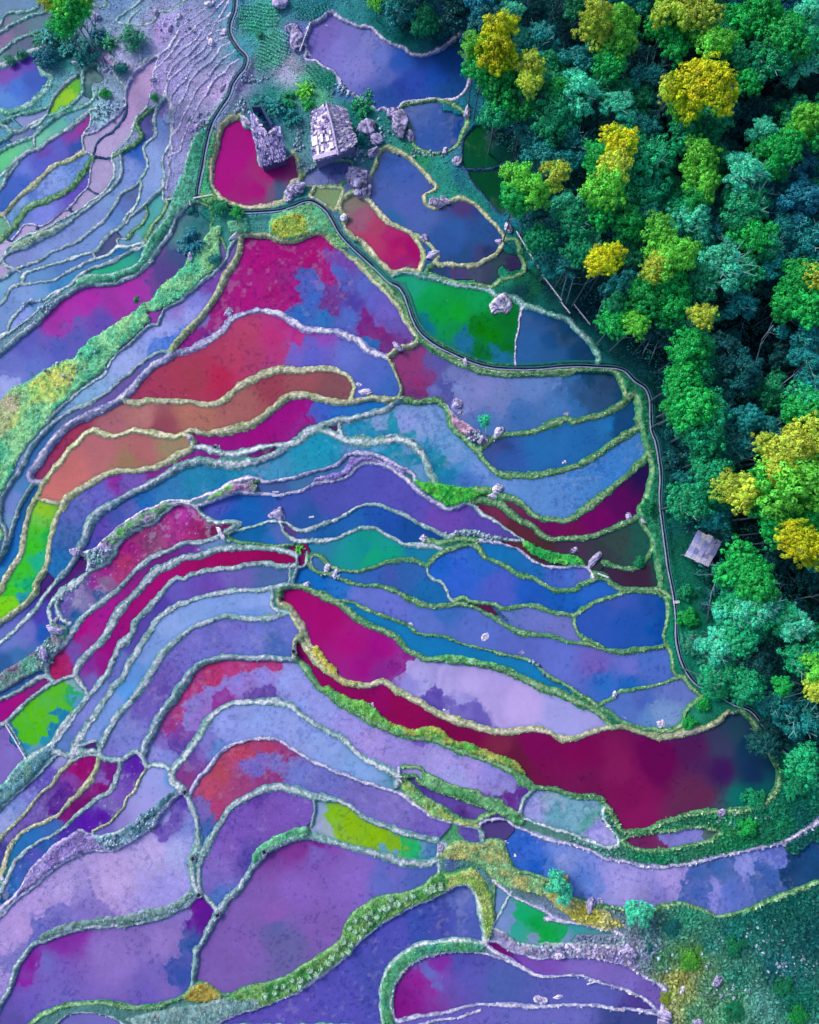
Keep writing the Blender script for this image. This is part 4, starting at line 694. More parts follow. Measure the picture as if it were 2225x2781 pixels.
def build_maps():
    gx = np.arange(X0, X1+1e-6, HS); gy = np.arange(Y0, Y1+1e-6, HS)
    X, Y = np.meshgrid(gx, gy)
    X = X.astype(np.float32); Y = Y.astype(np.float32)
    WX = X+.22*fbm(X, Y, 1.6, 5)+.10*fbm(X, Y, .45, 9, 2)
    WY = Y+.22*fbm(X, Y, 1.6, 15)+.10*fbm(X, Y, .45, 19, 2)
    q = np.full(X.shape, 9., np.float32)     # distance to the nearest bund in half widths
    hw = np.full(X.shape, .4, np.float32)
    typ = np.zeros(X.shape, np.int8)
    courses = []
    for ln in LINES.strip().splitlines():
        w, ty, rest = ln.split(' ', 2)
        courses.append((w, ty, tokens(rest)[0]))
    # the fine dry terraces: more courses between the surveyed ones
    dryl = [catmull(P, 6) for w, ty, P in courses if w == '5.5']
    def resamp(P, n=26):
        s = np.concatenate([[0], np.cumsum(np.hypot(*np.diff(P, axis=0).T))]); t = np.linspace(0, s[-1], n)
        return np.stack([np.interp(t, s, P[:, 0]), np.interp(t, s, P[:, 1])], 1)
    for A, B in zip(dryl[:-1], dryl[1:]):
        A, B = resamp(A), resamp(B)
        for t in ((.5,) if len(dryl) else ()): courses.append(('4.5', 'p', A*(1-t)+B*t+.8*np.sin(np.arange(26)*1.1)[:, None]))
    for w, ty, P in courses:
        wx, wy, _ = survey(P[:, 0], P[:, 1])
        C = catmull(np.stack([wx, wy], 1))
        r = max(float(w)*.052/2*WIDEN, .17)
        tid = 'wygptd'.index(ty)
        for (ax, ay), (bx, by) in zip(C[:-1], C[1:]):
            m = r*2.6
            i0 = max(0, int((min(ax, bx)-m-X0)/HS)); i1 = int((max(ax, bx)+m-X0)/HS)+2
            j0 = max(0, int((min(ay, by)-m-Y0)/HS)); j1 = int((max(ay, by)+m-Y0)/HS)+2
            if i1 <= 0 or j1 <= 0 or i0 >= X.shape[1] or j0 >= X.shape[0]: continue
            sx = WX[j0:j1, i0:i1]; sy = WY[j0:j1, i0:i1]
            L = (bx-ax)**2+(by-ay)**2+1e-9
            t = np.clip(((sx-ax)*(bx-ax)+(sy-ay)*(by-ay))/L, 0, 1)
            d = np.hypot(sx-ax-t*(bx-ax), sy-ay-t*(by-ay))/r
            sub = q[j0:j1, i0:i1]; u = d < sub
            sub[u] = d[u].astype(np.float32); hw[j0:j1, i0:i1][u] = r; typ[j0:j1, i0:i1][u] = tid
    q *= 1+.30*fbm(X, Y, .9, 27, 3)+.45*fbm(X, Y, 5.5, 29, 2)
    # plots between bunds: grow every sample point outwards until bunds or neighbours stop it
    free = (q >= 1.0).ravel(); W_ = X.shape[1]; H_ = X.shape[0]
    plot = np.full(X.size, -1, np.int32)
    fields = []; fr = []
    def plant(P, n):
        for a, b in zip(*survey(P[:, 0], P[:, 1])[:2]):
            i = int(round((a-X0)/HS)); j = int(round((b-Y0)/HS))
            if not (3 < i < W_-4 and 3 < j < H_-4): continue
            best = None
            for rr in range(0, 4):
                for jj in range(j-rr, j+rr+1):
                    for ii in range(i-rr, i+rr+1):
                        if free[jj*W_+ii]: best = jj*W_+ii; break
                    if best: break
                if best: break
            if best and plot[best] == -1: plot[best] = n; fr.append(best)
            elif best and plot[best] != n: print('SEED CLASH', n, plot[best])
    for n, ln in enumerate(FIELDS.strip().splitlines()):
        label, mode, pts = ln.split('|')
        P, cols = tokens(pts)
        wx, wy, _ = survey(P[:, 0], P[:, 1])
        fields.append(dict(label=label, mode=mode, P=np.stack([wx, wy], 1), cols=[lin(k) for k in cols]))
        plant(P, n)
    for f in fields:
        ii = np.clip(((f['P'][:, 0]-X0)/HS).astype(int), 0, X.shape[1]-1); jj = np.clip(((f['P'][:, 1]-Y0)/HS).astype(int), 0, X.shape[0]-1)
        f['s'] = np.ones(len(ii)) if 'oval' in f['label'] else np.clip(.38+.62*(q[jj, ii]-1)/1.4, .38, 1.0)
    plant(tokens(LAND)[0], -5)
    fr = np.array(fr)
    border = np.zeros(X.shape, bool); border[0] = border[-1] = True; border[:, 0] = border[:, -1] = True
    free &= ~border.ravel()
    while fr.size:
        nxt = []
        for d in (1, -1, W_, -W_):
            t = fr+d; ok = free[t] & (plot[t] == -1)
            t = t[ok]; plot[t] = plot[fr[ok]]; nxt.append(t)
        fr = np.unique(np.concatenate(nxt))
    plot = plot.reshape(X.shape); free = free.reshape(X.shape)
    land = free & (plot < 0); plot[plot < 0] = -1
    # grow every plot a little way under its bunds
    grow = plot.copy()
    grow[land] = -2
    for k in range(9):
        for dj, di in ((0, 1), (0, -1), (1, 0), (-1, 0)):
            s = np.roll(np.roll(grow, dj, 0), di, 1)
            u = (grow == -1) & (s != -1); grow[u] = s[u]
    grow[grow == -1] = -2
    E = elev(X, Y).astype(np.float32)
    lev = E.copy()+.12
    for n, f in enumerate(fields):
        m = plot == n
        f['n'] = int(m.sum())
        if f['n'] < 40: print('EMPTY', f['label']); f['n'] = 0; continue
        f['z'] = float(np.median(E[m])); lev[grow == n] = f['z']
    M = lev.copy()
    for k in range(3):
        M = np.maximum.reduce([M, np.roll(M, 1, 0), np.roll(M, -1, 0), np.roll(M, 1, 1), np.roll(M, -1, 1)])
    M = boxfilt(M, 3)
    # height
    T = np.clip((1-q)*1.9, 0, 1); T = T*T*(3-2*T)
    hgt = np.clip(.03+.05*hw, .04, .07)*(1+.35*fbm(X, Y, .6, 31))
    top = np.maximum(M+hgt, lev+.1)
    Z = lev+(top-lev)*T
    bed = np.clip((q-1)/.5, 0, 1)*.3
    Z = Z-np.where(grow >= 0, bed, 0)
    ln_n = .18*fbm(X, Y, 5, 41)+.05*fbm(X, Y, 1.2, 45)+.025*fbm(X, Y, .35, 47, 2)
    Z = Z+np.where(grow < 0, ln_n*np.clip(q-.4, 0, 1), 0)
    Z = Z+.025*fbm(X, Y, .35, 51, 2)*(q < 1)
    # colour
    COL = np.zeros(X.shape+(3,), np.float32)
    P, cols = tokens(LAND); wx, wy, _ = survey(P[:, 0], P[:, 1])
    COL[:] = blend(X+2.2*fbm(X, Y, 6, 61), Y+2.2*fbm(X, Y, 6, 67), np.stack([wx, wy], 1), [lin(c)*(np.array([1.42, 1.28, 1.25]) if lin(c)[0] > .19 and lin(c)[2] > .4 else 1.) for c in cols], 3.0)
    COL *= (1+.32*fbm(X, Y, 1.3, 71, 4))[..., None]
    veg = np.clip(.5+1.6*fbm(X, Y, 1.0, 75, 3), 0, 1)
    w = q < 1.06
    crest = np.array([lin(c) for c in ('#c4cad8', '#d0cbb4', '#8cae88', '#e0d8f4', '#a4c4c4', '#3c5884')])
    edge = np.array([lin(c) for c in ('#5c8c90', '#8c9c74', '#3c8054', '#7880b4', '#4c9490', '#2c4c74')])
    mossy = np.array([lin(c) for c in ('#6c9c98', '#88a070', '#44885c', '#8888b0', '#4c9c80', '#2c4c74')])
    k = np.clip(1.5-2.3*q+1.2*fbm(X, Y, .5, 81, 3), 0, 1)[..., None]
    mv = (np.clip(fbm(X, Y, 4.0, 85, 3)*3-.25+1.3*fbm(X, Y, .4, 89, 2), 0, 1)*.65)[..., None]
    cc = edge[typ]*(1-k)+crest[typ]*k
    # pale dry crust on the canal side woods turns to grass towards the trees
    cc = cc*(1-mv)+mossy[typ]*mv
    cc = cc*(1+.6*fbm(X, Y, .28, 93, 2)[..., None])
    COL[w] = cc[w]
    bank = np.zeros(X.shape, bool)
    for n, ln in enumerate(BANKS.strip().splitlines()):
        c1, c2, h, rest = ln.split(' ', 3)
        P, _ = tokens(rest); wx, wy, _ = survey(P[:, 0], P[:, 1]); wx = np.array(wx); wy = np.array(wy)
        i0 = max(0, int((wx.min()-1-X0)/HS)); i1 = int((wx.max()+1-X0)/HS)
        j0 = max(0, int((wy.min()-1-Y0)/HS)); j1 = int((wy.max()+1-Y0)/HS)
        sl = (slice(j0, j1), slice(i0, i1))
        m = inside(WX[sl]+.25*fbm(X[sl], Y[sl], 1.2, 103), WY[sl]+.25*fbm(X[sl], Y[sl], 1.2, 107), list(zip(wx, wy)))
        if not m.any(): continue
        fl = boxfilt(m.astype(np.float32), 2)
        x, y = X[sl], Y[sl]
        t = np.clip(.5+1.5*fbm(x, y, 2.0, 111+n, 3)+.5*fbm(x, y, .4, 113, 2), 0, 1)[..., None]
        c = lin(c1)*(1-t)+lin(c2)*t
        c = c*(1+.6*fbm(x, y, .4, 117, 2))[..., None]
        crestm = (q[sl] < .6)[..., None]*.5
        c = c*(1-crestm)+COL[sl]*crestm
        s = COL[sl]
        if float(h) <= .15:
            al = np.clip(boxfilt(m.astype(np.float32), 9)*1.6-.3+.5*fbm(x, y, .7, 131, 3), 0, 1)[..., None]*m[..., None]
            c = s*(1-al)+c*al
        s[m] = c[m]
        zz = np.maximum(Z[sl], M[sl]+float(h)*fl*(1+.5*fbm(x, y, 1.0, 121, 3)))
        Z[sl][m] = zz[m]
        bank[sl] |= m
    Z0 = Z.copy()
    # canal beds: a smooth bench under each channel
    canals = []
    for c in CHANNELS:
        P, _ = tokens(c); wx, wy, _ = survey(P[:, 0], P[:, 1])
        C = catmull(np.stack([wx, wy], 1), 5)
        ii = np.clip(((C[:, 0]-X0)/HS).astype(int), 0, X.shape[1]-1); jj = np.clip(((C[:, 1]-Y0)/HS).astype(int), 0, X.shape[0]-1)
        pr = M[jj, ii].astype(float); k = 9
        pp = np.pad(pr, k, mode='edge'); pr = np.array([pp[i:i+2*k+1].mean() for i in range(len(pr))])+.22
        canals.append((C, pr))
        best = np.full(X.shape, 9., np.float32)
        for k2, ((ax, ay), (bx, by)) in enumerate(zip(C[:-1], C[1:])):
            m = 1.6
            i0 = max(0, int((min(ax, bx)-m-X0)/HS)); i1 = int((max(ax, bx)+m-X0)/HS)+2
            j0 = max(0, int((min(ay, by)-m-Y0)/HS)); j1 = int((max(ay, by)+m-Y0)/HS)+2
            if i1 <= 0 or j1 <= 0 or i0 >= X.shape[1] or j0 >= X.shape[0]: continue
            sl = (slice(j0, j1), slice(i0, i1)); sx = X[sl]; sy = Y[sl]
            L = (bx-ax)**2+(by-ay)**2+1e-9
            t = np.clip(((sx-ax)*(bx-ax)+(sy-ay)*(by-ay))/L, 0, 1)
            d = np.hypot(sx-ax-t*(bx-ax), sy-ay-t*(by-ay))
            u = d < best[sl]
            bench = pr[k2]*(1-t)+pr[k2+1]*t
            w = np.clip((1.2-d)/.6, 0, 1)
            z0 = Z0[sl] if k2 or True else None
            tgt = np.where(d < .34, bench-.55, bench-.02)
            s = Z[sl]; best[sl] = np.where(u, d, best[sl])
            s[u & (w > 0)] = (z0*(1-w)+tgt*w)[u & (w > 0)]
    COL = np.clip(COL*1.12*(1+.20*fbm(X, Y, .22, 97, 2)[..., None]), .002, .9)
    return dict(X=X, Y=Y, Z=Z.astype(np.float32), q=q, plot=plot, grow=grow, COL=COL, fields=fields, bank=bank, M=M, land=land, typ=typ, canals=canals)

def blend(x, y, P, cols, p, S=None):
    acc = np.zeros(x.shape+(3,), np.float32); ws = np.zeros(x.shape, np.float32)
    for k, ((a, b), c) in enumerate(zip(P, cols)):
        d2 = ((x-a)**2+(y-b)**2+.05)/(1 if S is None else S[k]**2)
        w = (1.0/d2)**(p/2)
        acc += w[..., None]*c.astype(np.float32); ws += w
    return acc/ws[..., None]
def field_colour(f, x, y, seed, qq=None):
    mode = f['mode']; k = int(mode[1])
    P, cols = f['P'], f['cols']
    if mode[0] == 's':
        wx = x+1.1*fbm(x, y, 3.5, 200+seed, 2)+1.0*fbm(x, y, .9, 210, 4); wy = y+1.1*fbm(x, y, 3.5, 220+seed, 2)+1.0*fbm(x, y, .9, 230, 4)
        hard = blend(wx, wy, P, cols, 24.0, f['s']); soft = blend(x+.6*(wx-x), y+.6*(wy-y), P, cols, 3.4, f['s'])
        # similar tones run into each other, only different weeds meet in a ragged edge
        d = np.abs(np.sqrt(hard)-np.sqrt(soft)).sum(-1)
        m = np.clip((d-.13)/.12, 0, 1)[..., None]*.95
        c = soft*(1-m)+hard*m
    else:
        wx = x+1.3*fbm(x, y, 4, 200+seed); wy = y+1.3*fbm(x, y, 4, 220+seed)
        c = blend(wx, wy, P, cols, 4.0, f['s'])
    n = (.09*fbm(x, y, 2.6, 240+seed, 3)+(.05+.05*k)*fbm(x, y, .5, 250+seed, 3))
    c = c*(1+n)[..., None]
    if 'plot' not in f['label'] or 'green' in f['label']:
        # small dark gaps in the floating weed, thicker in drifts
        dr = fbm(x, y, 4.0, 290+seed, 3)
        d = np.clip((fbm(x, y, .42, 270+seed, 3)+.5*dr-(.54, .44, .28, .18)[k])*9, 0, 1)*.42
        c = c*(1-d[..., None]*np.array([.75, .65, .4]))
    if k >= 2:   # paler floating scum
        s = np.clip((fbm(x, y, .9, 260+seed, 4)+.4*fbm(x, y, 5, 265+seed, 2)-.30)*6, 0, 1)*(.30 if k == 2 else .65)
        c = c*(1-s[..., None])+(c*.5+.35*np.array([.62, .6, .85]))*s[..., None]
    if k >= 1:
        d = np.clip((fbm(x, y, .35, 280+seed, 2)-(.84 if k < 3 else .6))*10, 0, 1)*.4
        c = c*(1-d[..., None])+d[..., None]*np.array([.5, .55, .8])
    if qq is not None and 'dry' not in f['label'] and 'pink' not in f['label'].split()[:3]:
        # darker, bluer margin along the bunds
        e = np.clip(1.75-qq+.5*fbm(x, y, .8, 300+seed, 3), 0, 1)*.55
        c = c*(1-e[..., None])+(c*np.array([.45, .55, .75])+np.array([.0, .008, .035]))*e[..., None]
    return np.clip(c, .002, .95).astype(np.float32)
# ---------------------------------------------------------------- helpers
def link(o, parent=None):
    scene.collection.objects.link(o)
    if parent: o.parent = parent
    return o
def tag(o, label=None, cat=None, group=None, kind=None):
    if label: o['label'] = label
    if cat: o['category'] = cat
    if group: o['group'] = group
    if kind: o['kind'] = kind
    return o
def empty(name, loc, rz=0):
    o = bpy.data.objects.new(name, None); o.location = loc; o.rotation_euler = (0, 0, rz); o.empty_display_size = .3
    return link(o)
def fast_mesh(name, V, F, mat, parent=None, col=None, attr='Col', smooth=False):
    """V (n,3), F (m,4) or (m,3)"""
    V = np.ascontiguousarray(V, np.float32); F = np.ascontiguousarray(F, np.int32)
    me = bpy.data.meshes.new(name)
    me.vertices.add(len(V)); me.vertices.foreach_set('co', V.ravel())
    k = F.shape[1]
    me.loops.add(F.size); me.loops.foreach_set('vertex_index', F.ravel())
    me.polygons.add(len(F)); me.polygons.foreach_set('loop_start', np.arange(0, F.size, k, dtype=np.int32))
    try: me.polygons.foreach_set('loop_total', np.full(len(F), k, np.int32))
    except Exception: pass
    if smooth: me.polygons.foreach_set('use_smooth', np.ones(len(F), bool))
    me.update(calc_edges=True)
    if col is not None:
        a = me.color_attributes.new(attr, 'FLOAT_COLOR', 'POINT')
        c = np.ones((len(V), 4), np.float32); c[:, :3] = col; a.data.foreach_set('color', c.ravel())
    me.materials.append(mat)
    return link(bpy.data.objects.new(name, me), parent)
class MB:
    def __init__(s): s.v = []; s.f = []; s.c = []
    def add(s, V, F, c=(.5, .5, .5)):
        n = len(s.v); s.v += [tuple(p) for p in V]; s.f += [tuple(i+n for i in f) for f in F]; s.c += [tuple(c)]*len(V)
    def box(s, c, sx, sy, sz, M=None, col=(.5, .5, .5)):
        P = [Vector((x*sx/2, y*sy/2, z*sz/2)) for x in (-1, 1) for y in (-1, 1) for z in (-1, 1)]
        if M is not None: P = [M @ p for p in P]
        c = Vector(c)
        s.add([p+c for p in P], [(0, 1, 3, 2), (4, 6, 7, 5), (0, 4, 5, 1), (2, 3, 7, 6), (0, 2, 6, 4), (1, 5, 7, 3)], col)
    def tube(s, pts, rad, n=6, col=(.5, .5, .5)):
        pts = [Vector(p) for p in pts]; V = []; F = []
        for i, p in enumerate(pts):
            d = (pts[min(i+1, len(pts)-1)]-pts[max(i-1, 0)]).normalized()
            a = d.cross(Vector((.31, .2, .93))).normalized(); b = d.cross(a)
            for k in range(n):
                t = 2*math.pi*k/n; V.append(p+(a*math.cos(t)+b*math.sin(t))*rad[i])
        for i in range(len(pts)-1):
            for k in range(n): F.append((i*n+k, i*n+(k+1) % n, (i+1)*n+(k+1) % n, (i+1)*n+k))
        F.append(tuple(range(n))[::-1]); F.append(tuple(range((len(pts)-1)*n, len(pts)*n)))
        s.add(V, F, col)
    def build(s, name, mat, parent=None, smooth=False):
        me = bpy.data.meshes.new(name); me.from_pydata(s.v, [], s.f); me.update()
        a = me.color_attributes.new('Col', 'FLOAT_COLOR', 'POINT')
        c = np.ones((len(s.v), 4), np.float32); c[:, :3] = np.array(s.c); a.data.foreach_set('color', c.ravel())
        if smooth: me.polygons.foreach_set('use_smooth', np.ones(len(me.polygons), bool))
        me.materials.append(mat)
        return link(bpy.data.objects.new(name, me), parent)
def at(px, py, h=0.):
    x, y, z = survey(np.array([px]), np.array([py]), h)
    return Vector((float(x[0]), float(y[0]), float(z[0])))
def px(tile, x, y):
    ox, oy, s = TILES[tile]; return ox+x*s, oy+y*s
def att(tile, x, y, h=0.): return at(*px(tile, x, y), h)
# ---------------------------------------------------------------- materials
def material(name):
    m = bpy.data.materials.new(name); m.use_nodes = True
    t = m.node_tree; b = t.nodes['Principled BSDF']
    return m, t, b
def noise(t, scale, detail=3, rough=.6):
    n = t.nodes.new('ShaderNodeTexNoise'); n.inputs['Scale'].default_value = scale; n.inputs['Detail'].default_value = detail
    n.inputs['Roughness'].default_value = rough
    g = t.nodes.new('ShaderNodeTexCoord') if 'tc' not in t.nodes else t.nodes['tc']; g.name = 'tc'
    t.links.new(g.outputs['Object'], n.inputs['Vector'])
    return n
def rampmap(t, src, a, b, lo, hi):
    r = t.nodes.new('ShaderNodeMapRange'); r.inputs[1].default_value = a; r.inputs[2].default_value = b
    r.inputs[3].default_value = lo; r.inputs[4].default_value = hi
    t.links.new(src, r.inputs[0]); return r.outputs[0]
def scale_col(t, col, fac):
    v = t.nodes.new('ShaderNodeVectorMath'); v.operation = 'SCALE'
    t.links.new(col, v.inputs[0]); t.links.new(fac, v.inputs['Scale']); return v.outputs[0]
def attr_mat(name, rough, grain, gamp, bump=0., bscale=4., spec=.5, ior=1.45):
    m, t, b = material(name)
    a = t.nodes.new('ShaderNodeAttribute'); a.attribute_name = 'Col'
    n = noise(t, grain, 4)
    f = rampmap(t, n.outputs[0], .3, .7, 1-gamp, 1+gamp)
    t.links.new(scale_col(t, a.outputs['Color'], f), b.inputs['Base Color'])
    b.inputs['Roughness'].default_value = rough; b.inputs['Specular IOR Level'].default_value = spec; b.inputs['IOR'].default_value = ior
    if bump:
        n2 = noise(t, bscale, 4); bp = t.nodes.new('ShaderNodeBump'); bp.inputs['Strength'].default_value = bump; bp.inputs['Distance'].default_value = .1
        t.links.new(n2.outputs[0], bp.inputs['Height']); t.links.new(bp.outputs[0], b.inputs['Normal'])
    return m
M_ground = attr_mat('soil and turf', .9, 9., .40, .6, 8., .1)
M_water = attr_mat('paddy water', .3, 13., .22, .12, 6., .14, 1.33)
M_scum = attr_mat('weed covered water', .55, 11., .30, .3, 7., .1, 1.33)
M_clear = attr_mat('clear deep water', .05, 13., .18, .03, 2., .5, 1.75)
M_mud = attr_mat('drying mud', .85, 6., .16, .7, 5., .2)
M_rock = attr_mat('pale limestone', .85, 3.5, .45, 1., 3., .2)
M_wood = attr_mat('weathered timber', .8, 5., .35, .5, 6., .2)
M_conc = attr_mat('canal concrete', .8, 5., .3, .5, 6., .2)
M_grass = attr_mat('grass', .7, 3., .3, 0, 1, .2)
def leaf_material(name):
    m, t, b = material(name)
    a = t.nodes.new('ShaderNodeAttribute'); a.attribute_name = 'Col'
    o = t.nodes.new('ShaderNodeObjectInfo')
    mx = t.nodes.new('ShaderNodeMix'); mx.data_type = 'RGBA'; mx.blend_type = 'MULTIPLY'; mx.inputs[0].default_value = 1
    t.links.new(o.outputs['Color'], mx.inputs[6]); t.links.new(a.outputs['Color'], mx.inputs[7])
    t.links.new(mx.outputs[2], b.inputs['Base Color'])
    b.inputs['Roughness'].default_value = .55; b.inputs['Specular IOR Level'].default_value = .35
    return m
M_leaf = leaf_material('leaves')
# ---------------------------------------------------------------- terrain
maps = build_maps()
X, Y, Z, q, plot, grow, COL = (maps[k] for k in ('X', 'Y', 'Z', 'q', 'plot', 'grow', 'COL'))
NY, NX = X.shape
def zat(x, y):
    i = int(min(max(round((x-X0)/HS), 0), NX-1)); j = int(min(max(round((y-Y0)/HS), 0), NY-1))
    return float(Z[j, i])
def ground(px_, py_):
    p = at(px_, py_); p.z = zat(p.x, p.y); return p
def groundt(t, x, y): return ground(*px(t, x, y))
off = np.array([2, 5, 10, 18, 30, 50, 80, 130, 210, 340, 560, 900], float)
gx = X[0]; gy = Y[:, 0]
ex = np.concatenate([gx[0]-off[::-1], gx, gx[-1]+off]); ey = np.concatenate([gy[0]-off[::-1], gy, gy[-1]+off])
no = len(off)
ZZ = np.pad(Z, no, mode='edge'); CC = np.pad(COL, ((no, no), (no, no), (0, 0)), mode='edge')
EX, EY = np.meshgrid(ex, ey)
out = np.zeros(EX.shape, bool); out[:no] = out[-no:] = True; out[:, :no] = out[:, -no:] = True
cl = np.clip
zz = elev(cl(EX, -150, 150), cl(EY, -150, 200))+.25*fbm(EX, EY, 30, 401)
ZZ = np.where(out, zz*.9, ZZ)
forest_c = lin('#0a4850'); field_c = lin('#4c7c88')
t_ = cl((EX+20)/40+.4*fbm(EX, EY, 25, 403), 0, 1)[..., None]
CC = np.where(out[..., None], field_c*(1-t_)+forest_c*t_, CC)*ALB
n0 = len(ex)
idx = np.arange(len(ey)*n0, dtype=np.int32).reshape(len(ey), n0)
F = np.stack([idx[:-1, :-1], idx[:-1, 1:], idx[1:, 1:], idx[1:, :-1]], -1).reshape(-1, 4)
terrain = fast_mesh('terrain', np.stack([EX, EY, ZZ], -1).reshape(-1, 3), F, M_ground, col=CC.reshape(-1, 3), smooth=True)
tag(terrain, kind='structure')
# ---------------------------------------------------------------- paddies
SHINY = [n for n, f in enumerate(maps['fields']) if any(k in f['label'] for k in ('triangular', 'sapphire', 'cobalt', 'milky south', 'dark green pond', 'round blue pond', 'lavender lake paddy', 'ultramarine'))]
idx = np.arange(NY*NX, dtype=np.int32).reshape(NY, NX)
for n, f in enumerate(maps['fields']):
    if not f['n']: continue
    vm = (plot == n) | ((grow == n) & (q > .55))
    js = np.flatnonzero(vm.any(1)); is_ = np.flatnonzero(vm.any(0))
    sl = (slice(js[0], js[-1]+1), slice(is_[0], is_[-1]+1))
    v = vm[sl]
    fq = v[:-1, :-1] & v[:-1, 1:] & v[1:, 1:] & v[1:, :-1]
    loc = np.arange(v.size).reshape(v.shape)
    F = np.stack([loc[:-1, :-1], loc[:-1, 1:], loc[1:, 1:], loc[1:, :-1]], -1)[fq]
    use = np.unique(F); remap = np.full(v.size, -1, np.int32); remap[use] = np.arange(len(use))
    x = X[sl].ravel()[use]; y = Y[sl].ravel()[use]
    c = field_colour(f, x, y, n, q[sl].ravel()[use])*ALB
    if n in SHINY: c = c*.8
    lab = f['label']
    dry = 'dry' in lab or 'pink' in lab.split()[:3]
    clear = n in SHINY or any(k in lab for k in ('triangular', 'sapphire', 'cobalt', 'glare', 'dark green pond', 'dim wine'))
    mat = M_mud if dry or 'plot' in lab and 'green' not in lab else M_clear if clear else M_scum if f['mode'][1] in '23' else M_water
    cat = 'pond' if ' pond' in lab else 'pool' if 'pool' in lab else 'plot' if 'plot' in lab else 'rice paddy'
    name = {'pond': 'pond', 'pool': 'pool', 'plot': 'field_plot', 'rice paddy': 'rice_paddy'}[cat]
    z = np.full(len(use), f['z'], np.float32)
    if mat is M_mud: z = z+.02*fbm(x, y, .5, 3)
    o = fast_mesh(name, np.stack([x, y, z], -1), remap[F], mat, col=c, smooth=True)
    tag(o, lab, cat, 'paddies and ponds stepping down the terraced hillside')
# ---------------------------------------------------------------- irrigation canals
def sweep(mb, P, N, zs, prof, col):
    """prof: closed list of (offset, height)"""
    k = len(prof); V = []; Fs = []
    for (x, y), (nx, ny), z in zip(P, N, zs):
        w = 1+.16*math.sin(x*2.1+y*1.3)*math.sin(y*.7); dz = .03*math.sin(x*3.1)*math.cos(y*2.7)
        for o, h in prof: V.append((x+nx*o*w, y+ny*o*w, z+h+dz))
    for i in range(len(P)-1):
        for a in range(k):
            b = (a+1) % k; Fs.append((i*k+a, i*k+b, (i+1)*k+b, (i+1)*k+a))
    Fs.append(tuple(range(k))); Fs.append(tuple(range((len(P)-1)*k, len(P)*k))[::-1])
    mb.add(V, Fs, col)
CLAB = ['straight upper canal of pale concrete beside the dry terraces', 'long winding canal of pale concrete along the foot of the wood']
for ci, (P, prof) in enumerate(maps['canals']):
    d = np.gradient(P, axis=0); d /= np.linalg.norm(d, axis=1)[:, None]
    N = np.stack([d[:, 1], -d[:, 0]], 1)      # points to the right of travel
    root = empty('irrigation_canal', (float(P[0, 0]), float(P[0, 1]), float(prof[0])))
    tag(root, CLAB[ci], 'canal')
    o0 = Vector(root.location)
    def part(name, prf, mat, col):
        mb = MB(); sweep(mb, P-np.array([o0.x, o0.y]), N, prof-o0.z, prf, col); mb.build(name, mat, root)
    pale = lin('#98a4d0')*ALB; dk = lin('#06202c')*ALB
    s = 1 if ci == 0 else -1
    part('canal_wall', [(-.15*s, -.4), (-(.29+.05*(ci == 0))*s, -.4), (-(.29+.05*(ci == 0))*s, .06), (-.15*s, .08)], M_conc, pale)
    part('canal_wall', [(.15*s, -.4), (.24*s, -.4), (.24*s, .03), (.15*s, .03)], M_conc, lin('#4c7c90')*ALB)
    part('canal_water', [(-.148, -.4), (.148, -.4), (.148, -.22), (-.148, -.22)], M_clear, dk)
# ---------------------------------------------------------------- foliage
def leaf_cloud(C, Nn, size, tint, rs, aspect=1.4):
    """leaf quads at C facing roughly Nn"""
    n = len(C)
    Nn = Nn+rs.normal(0, .38, (n, 3)); Nn /= np.linalg.norm(Nn, axis=1)[:, None]
    a = np.cross(Nn, rs.normal(0, 1, (n, 3))); a /= np.linalg.norm(a, axis=1)[:, None]+1e-9
    b = np.cross(Nn, a)
    s = size[:, None]*.5
    V = np.stack([C-a*s*aspect, C-b*s*.8+Nn*s*.25, C+a*s*aspect, C+b*s*.8+Nn*s*.25], 1).reshape(-1, 3)
    F = np.arange(4*n, dtype=np.int32).reshape(-1, 4)
    col = np.repeat(tint, 4, axis=0)
    return V, F, col
def unit(rs, n, zmin=-1):
    v = rs.normal(0, 1, (n*3, 3)); v /= np.linalg.norm(v, axis=1)[:, None]
    v = v[v[:, 2] > zmin][:n]; return v
